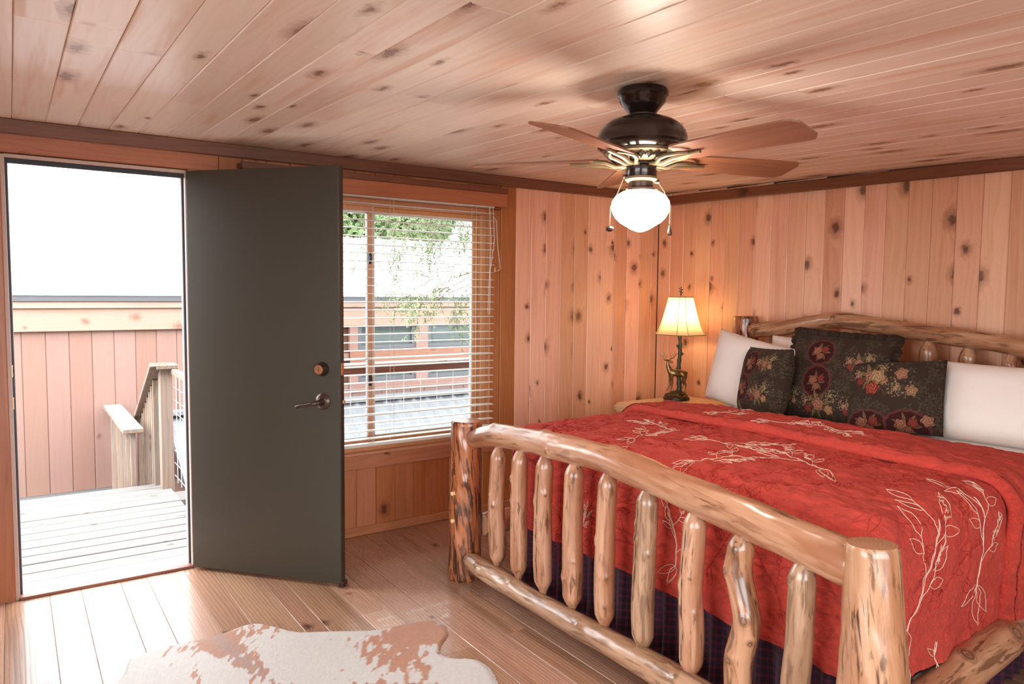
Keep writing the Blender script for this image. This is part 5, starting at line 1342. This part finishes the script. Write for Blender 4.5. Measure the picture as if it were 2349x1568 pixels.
# overhanging evergreen with drooping branches, trunk hidden right of the window
ev = empty('evergreen_tree', (-2.2, .9, -1.6), label='evergreen tree whose drooping branches hang before the right half of the window', cat='tree')
adopt(MB().tube([(-2.2, .9, -1.6), (-2.18, .88, 1.0), (-2.25, .92, 3.2), (-2.3, .9, 4.4)], [.15, .12, .09, .03], 12).build('trunk', M['bark'], None, True), ev)
r = np.random.RandomState(8)
twig = MB(); nd = [[], []]
def spray_(p, d, L, lvl, tip=False):
    p = np.array(p, float); d = np.array(d, float); d /= np.linalg.norm(d); n = 6; pts = [p]
    for i in range(n):
        d = d + r.randn(3) * .10 + np.array([0, 0, -.07 * (lvl > 0)]); d /= np.linalg.norm(d); pts.append(pts[-1] + d * L / n)
    twig.tube([tuple(q) for q in pts], [(.009 if lvl == 0 else .004 if lvl == 1 else .002) * (1 - .1 * i) for i in range(n + 1)], 5)
    if lvl < 2:
        for i in range(1, n + 1):
            for s_ in (1, -1):
                q = d + r.randn(3) * .5; q = np.cross(d, r.randn(3)) * .9 + d * .8 + np.array([0, 0, -.35]); spray_(pts[i], q, L * (.24 if lvl == 0 else .42), lvl + 1, tip)
    else:
        for i in range(1, n + 1):
            for k_ in range(7):
                nd[1 if (tip and i > 3) else 0].append((pts[i] + r.randn(3) * .006, d + r.randn(3) * .7))
for p, d, L, tp in [((-2.2, .85, 2.35), (.25, -1.7, -.20), 2.0, False), ((-2.25, .9, 2.65), (.1, -1.7, -.42), 2.3, False), ((-2.2, .9, 1.85), (.25, -1.5, -.10), 1.9, False), ((-2.2, .88, 1.72), (.15, -1.5, -.04), 1.9, True), ((-2.3, .9, 2.5), (-.3, -1.4, -.3), 1.9, False), ((-2.2, .85, 2.1), (.05, -1.6, -.05), 1.6, False)]:
    spray_(p, d, L, 0, tp)
adopt(twig.build('branches', M['bark'], None, True), ev)
for g_i, (lst, mt) in enumerate(zip(nd, ('leaf_b', 'tipgreen'))):
    if not lst: continue
    c = np.array([q[0] for q in lst]); a = np.array([q[1] for q in lst]); a /= np.linalg.norm(a, axis=1)[:, None]; b = np.cross(a, r.randn(len(a), 3)); b /= np.linalg.norm(b, axis=1)[:, None]
    sz = .020 + .012 * r.rand(len(a), 1); P = np.stack([c, c + a * sz * .5 + b * .0035, c + a * sz, c + a * sz * .5 - b * .0035], 1).reshape(-1, 3)
    me = bpy.data.meshes.new('needles'); me.from_pydata([tuple(v) for v in P], [], [tuple(range(4 * i, 4 * i + 4)) for i in range(len(a))]); me.materials.append(M[mt]); o = adopt(link('needles', me), ev); o['kind'] = 'stuff'

# ------------------------------------------------------------------ unseen windows and wall lamps added to brighten the room
w2 = empty('fill_window_front', (3.5, YF - .07, .2), label='unseen wide window added to the front wall for fill daylight', cat='window', kind='structure')
adopt(MB().box(2.2, 4.8, YF - .075, YF - .068, .2, 2.1).build('pane', M['glass']), w2)
adopt(MB().cbox(2.2, 4.8, YF - .1, YF - .04, .2, .25, .004).cbox(2.2, 4.8, YF - .1, YF - .04, 2.05, 2.1, .004).cbox(2.2, 2.25, YF - .1, YF - .04, .2, 2.1, .004).cbox(4.75, 4.8, YF - .1, YF - .04, .2, 2.1, .004).cbox(3.47, 3.53, YF - .1, YF - .04, .2, 2.1, .004).build('window_frame', M['sash']), w2)
w3 = empty('fill_window_right', (XR + .07, -3.6, .4), label='unseen window added to the right wall for fill daylight', cat='window', kind='structure')  # second added window, lets fill daylight in from the side
adopt(MB().box(XR + .068, XR + .075, -4.9, -2.3, .4, 2.0).build('pane', M['glass']), w3)
adopt(MB().cbox(XR + .04, XR + .1, -4.9, -2.3, .4, .45, .004).cbox(XR + .04, XR + .1, -4.9, -2.3, 1.95, 2.0, .004).cbox(XR + .04, XR + .1, -4.9, -4.85, .4, 2.0, .004).cbox(XR + .04, XR + .1, -2.35, -2.3, .4, 2.0, .004).build('window_frame', M['sash']), w3)

sc_m = NT('fill_lamp_glow').set(color=(.9, .85, .8), emit=(1, .77, .63), estr=72.).m  # glow of the added out-of-view lamps that fill the room with warm light
for wl, c_ in ((wall_right, (XR - .16, -5.3, 1.25)), (wall_right, (XR - .16, -1.5, 1.45)), (wall_front, (1.7, YF + .2, .85))):
    o = MB().lathe([(.02, -.12), (.08, -.09), (.12, 0), (.08, .09), (.02, .12)], c_, 24).build('fill_lamp_globe', sc_m, wl, True)
    b0 = (XR, c_[1], c_[2]) if wl is wall_right else (c_[0], YF, c_[2])
    MB().tube([b0, (b0[0] * .7 + c_[0] * .3, b0[1] * .7 + c_[1] * .3, c_[2] - .1), (c_[0], c_[1], c_[2] - .115)], .012, 8).build('fill_lamp_arm', M['bronze'], o, True)
for o in list(bpy.data.objects):
    if o.name.startswith('embroidery'): o['kind'] = 'stuff'
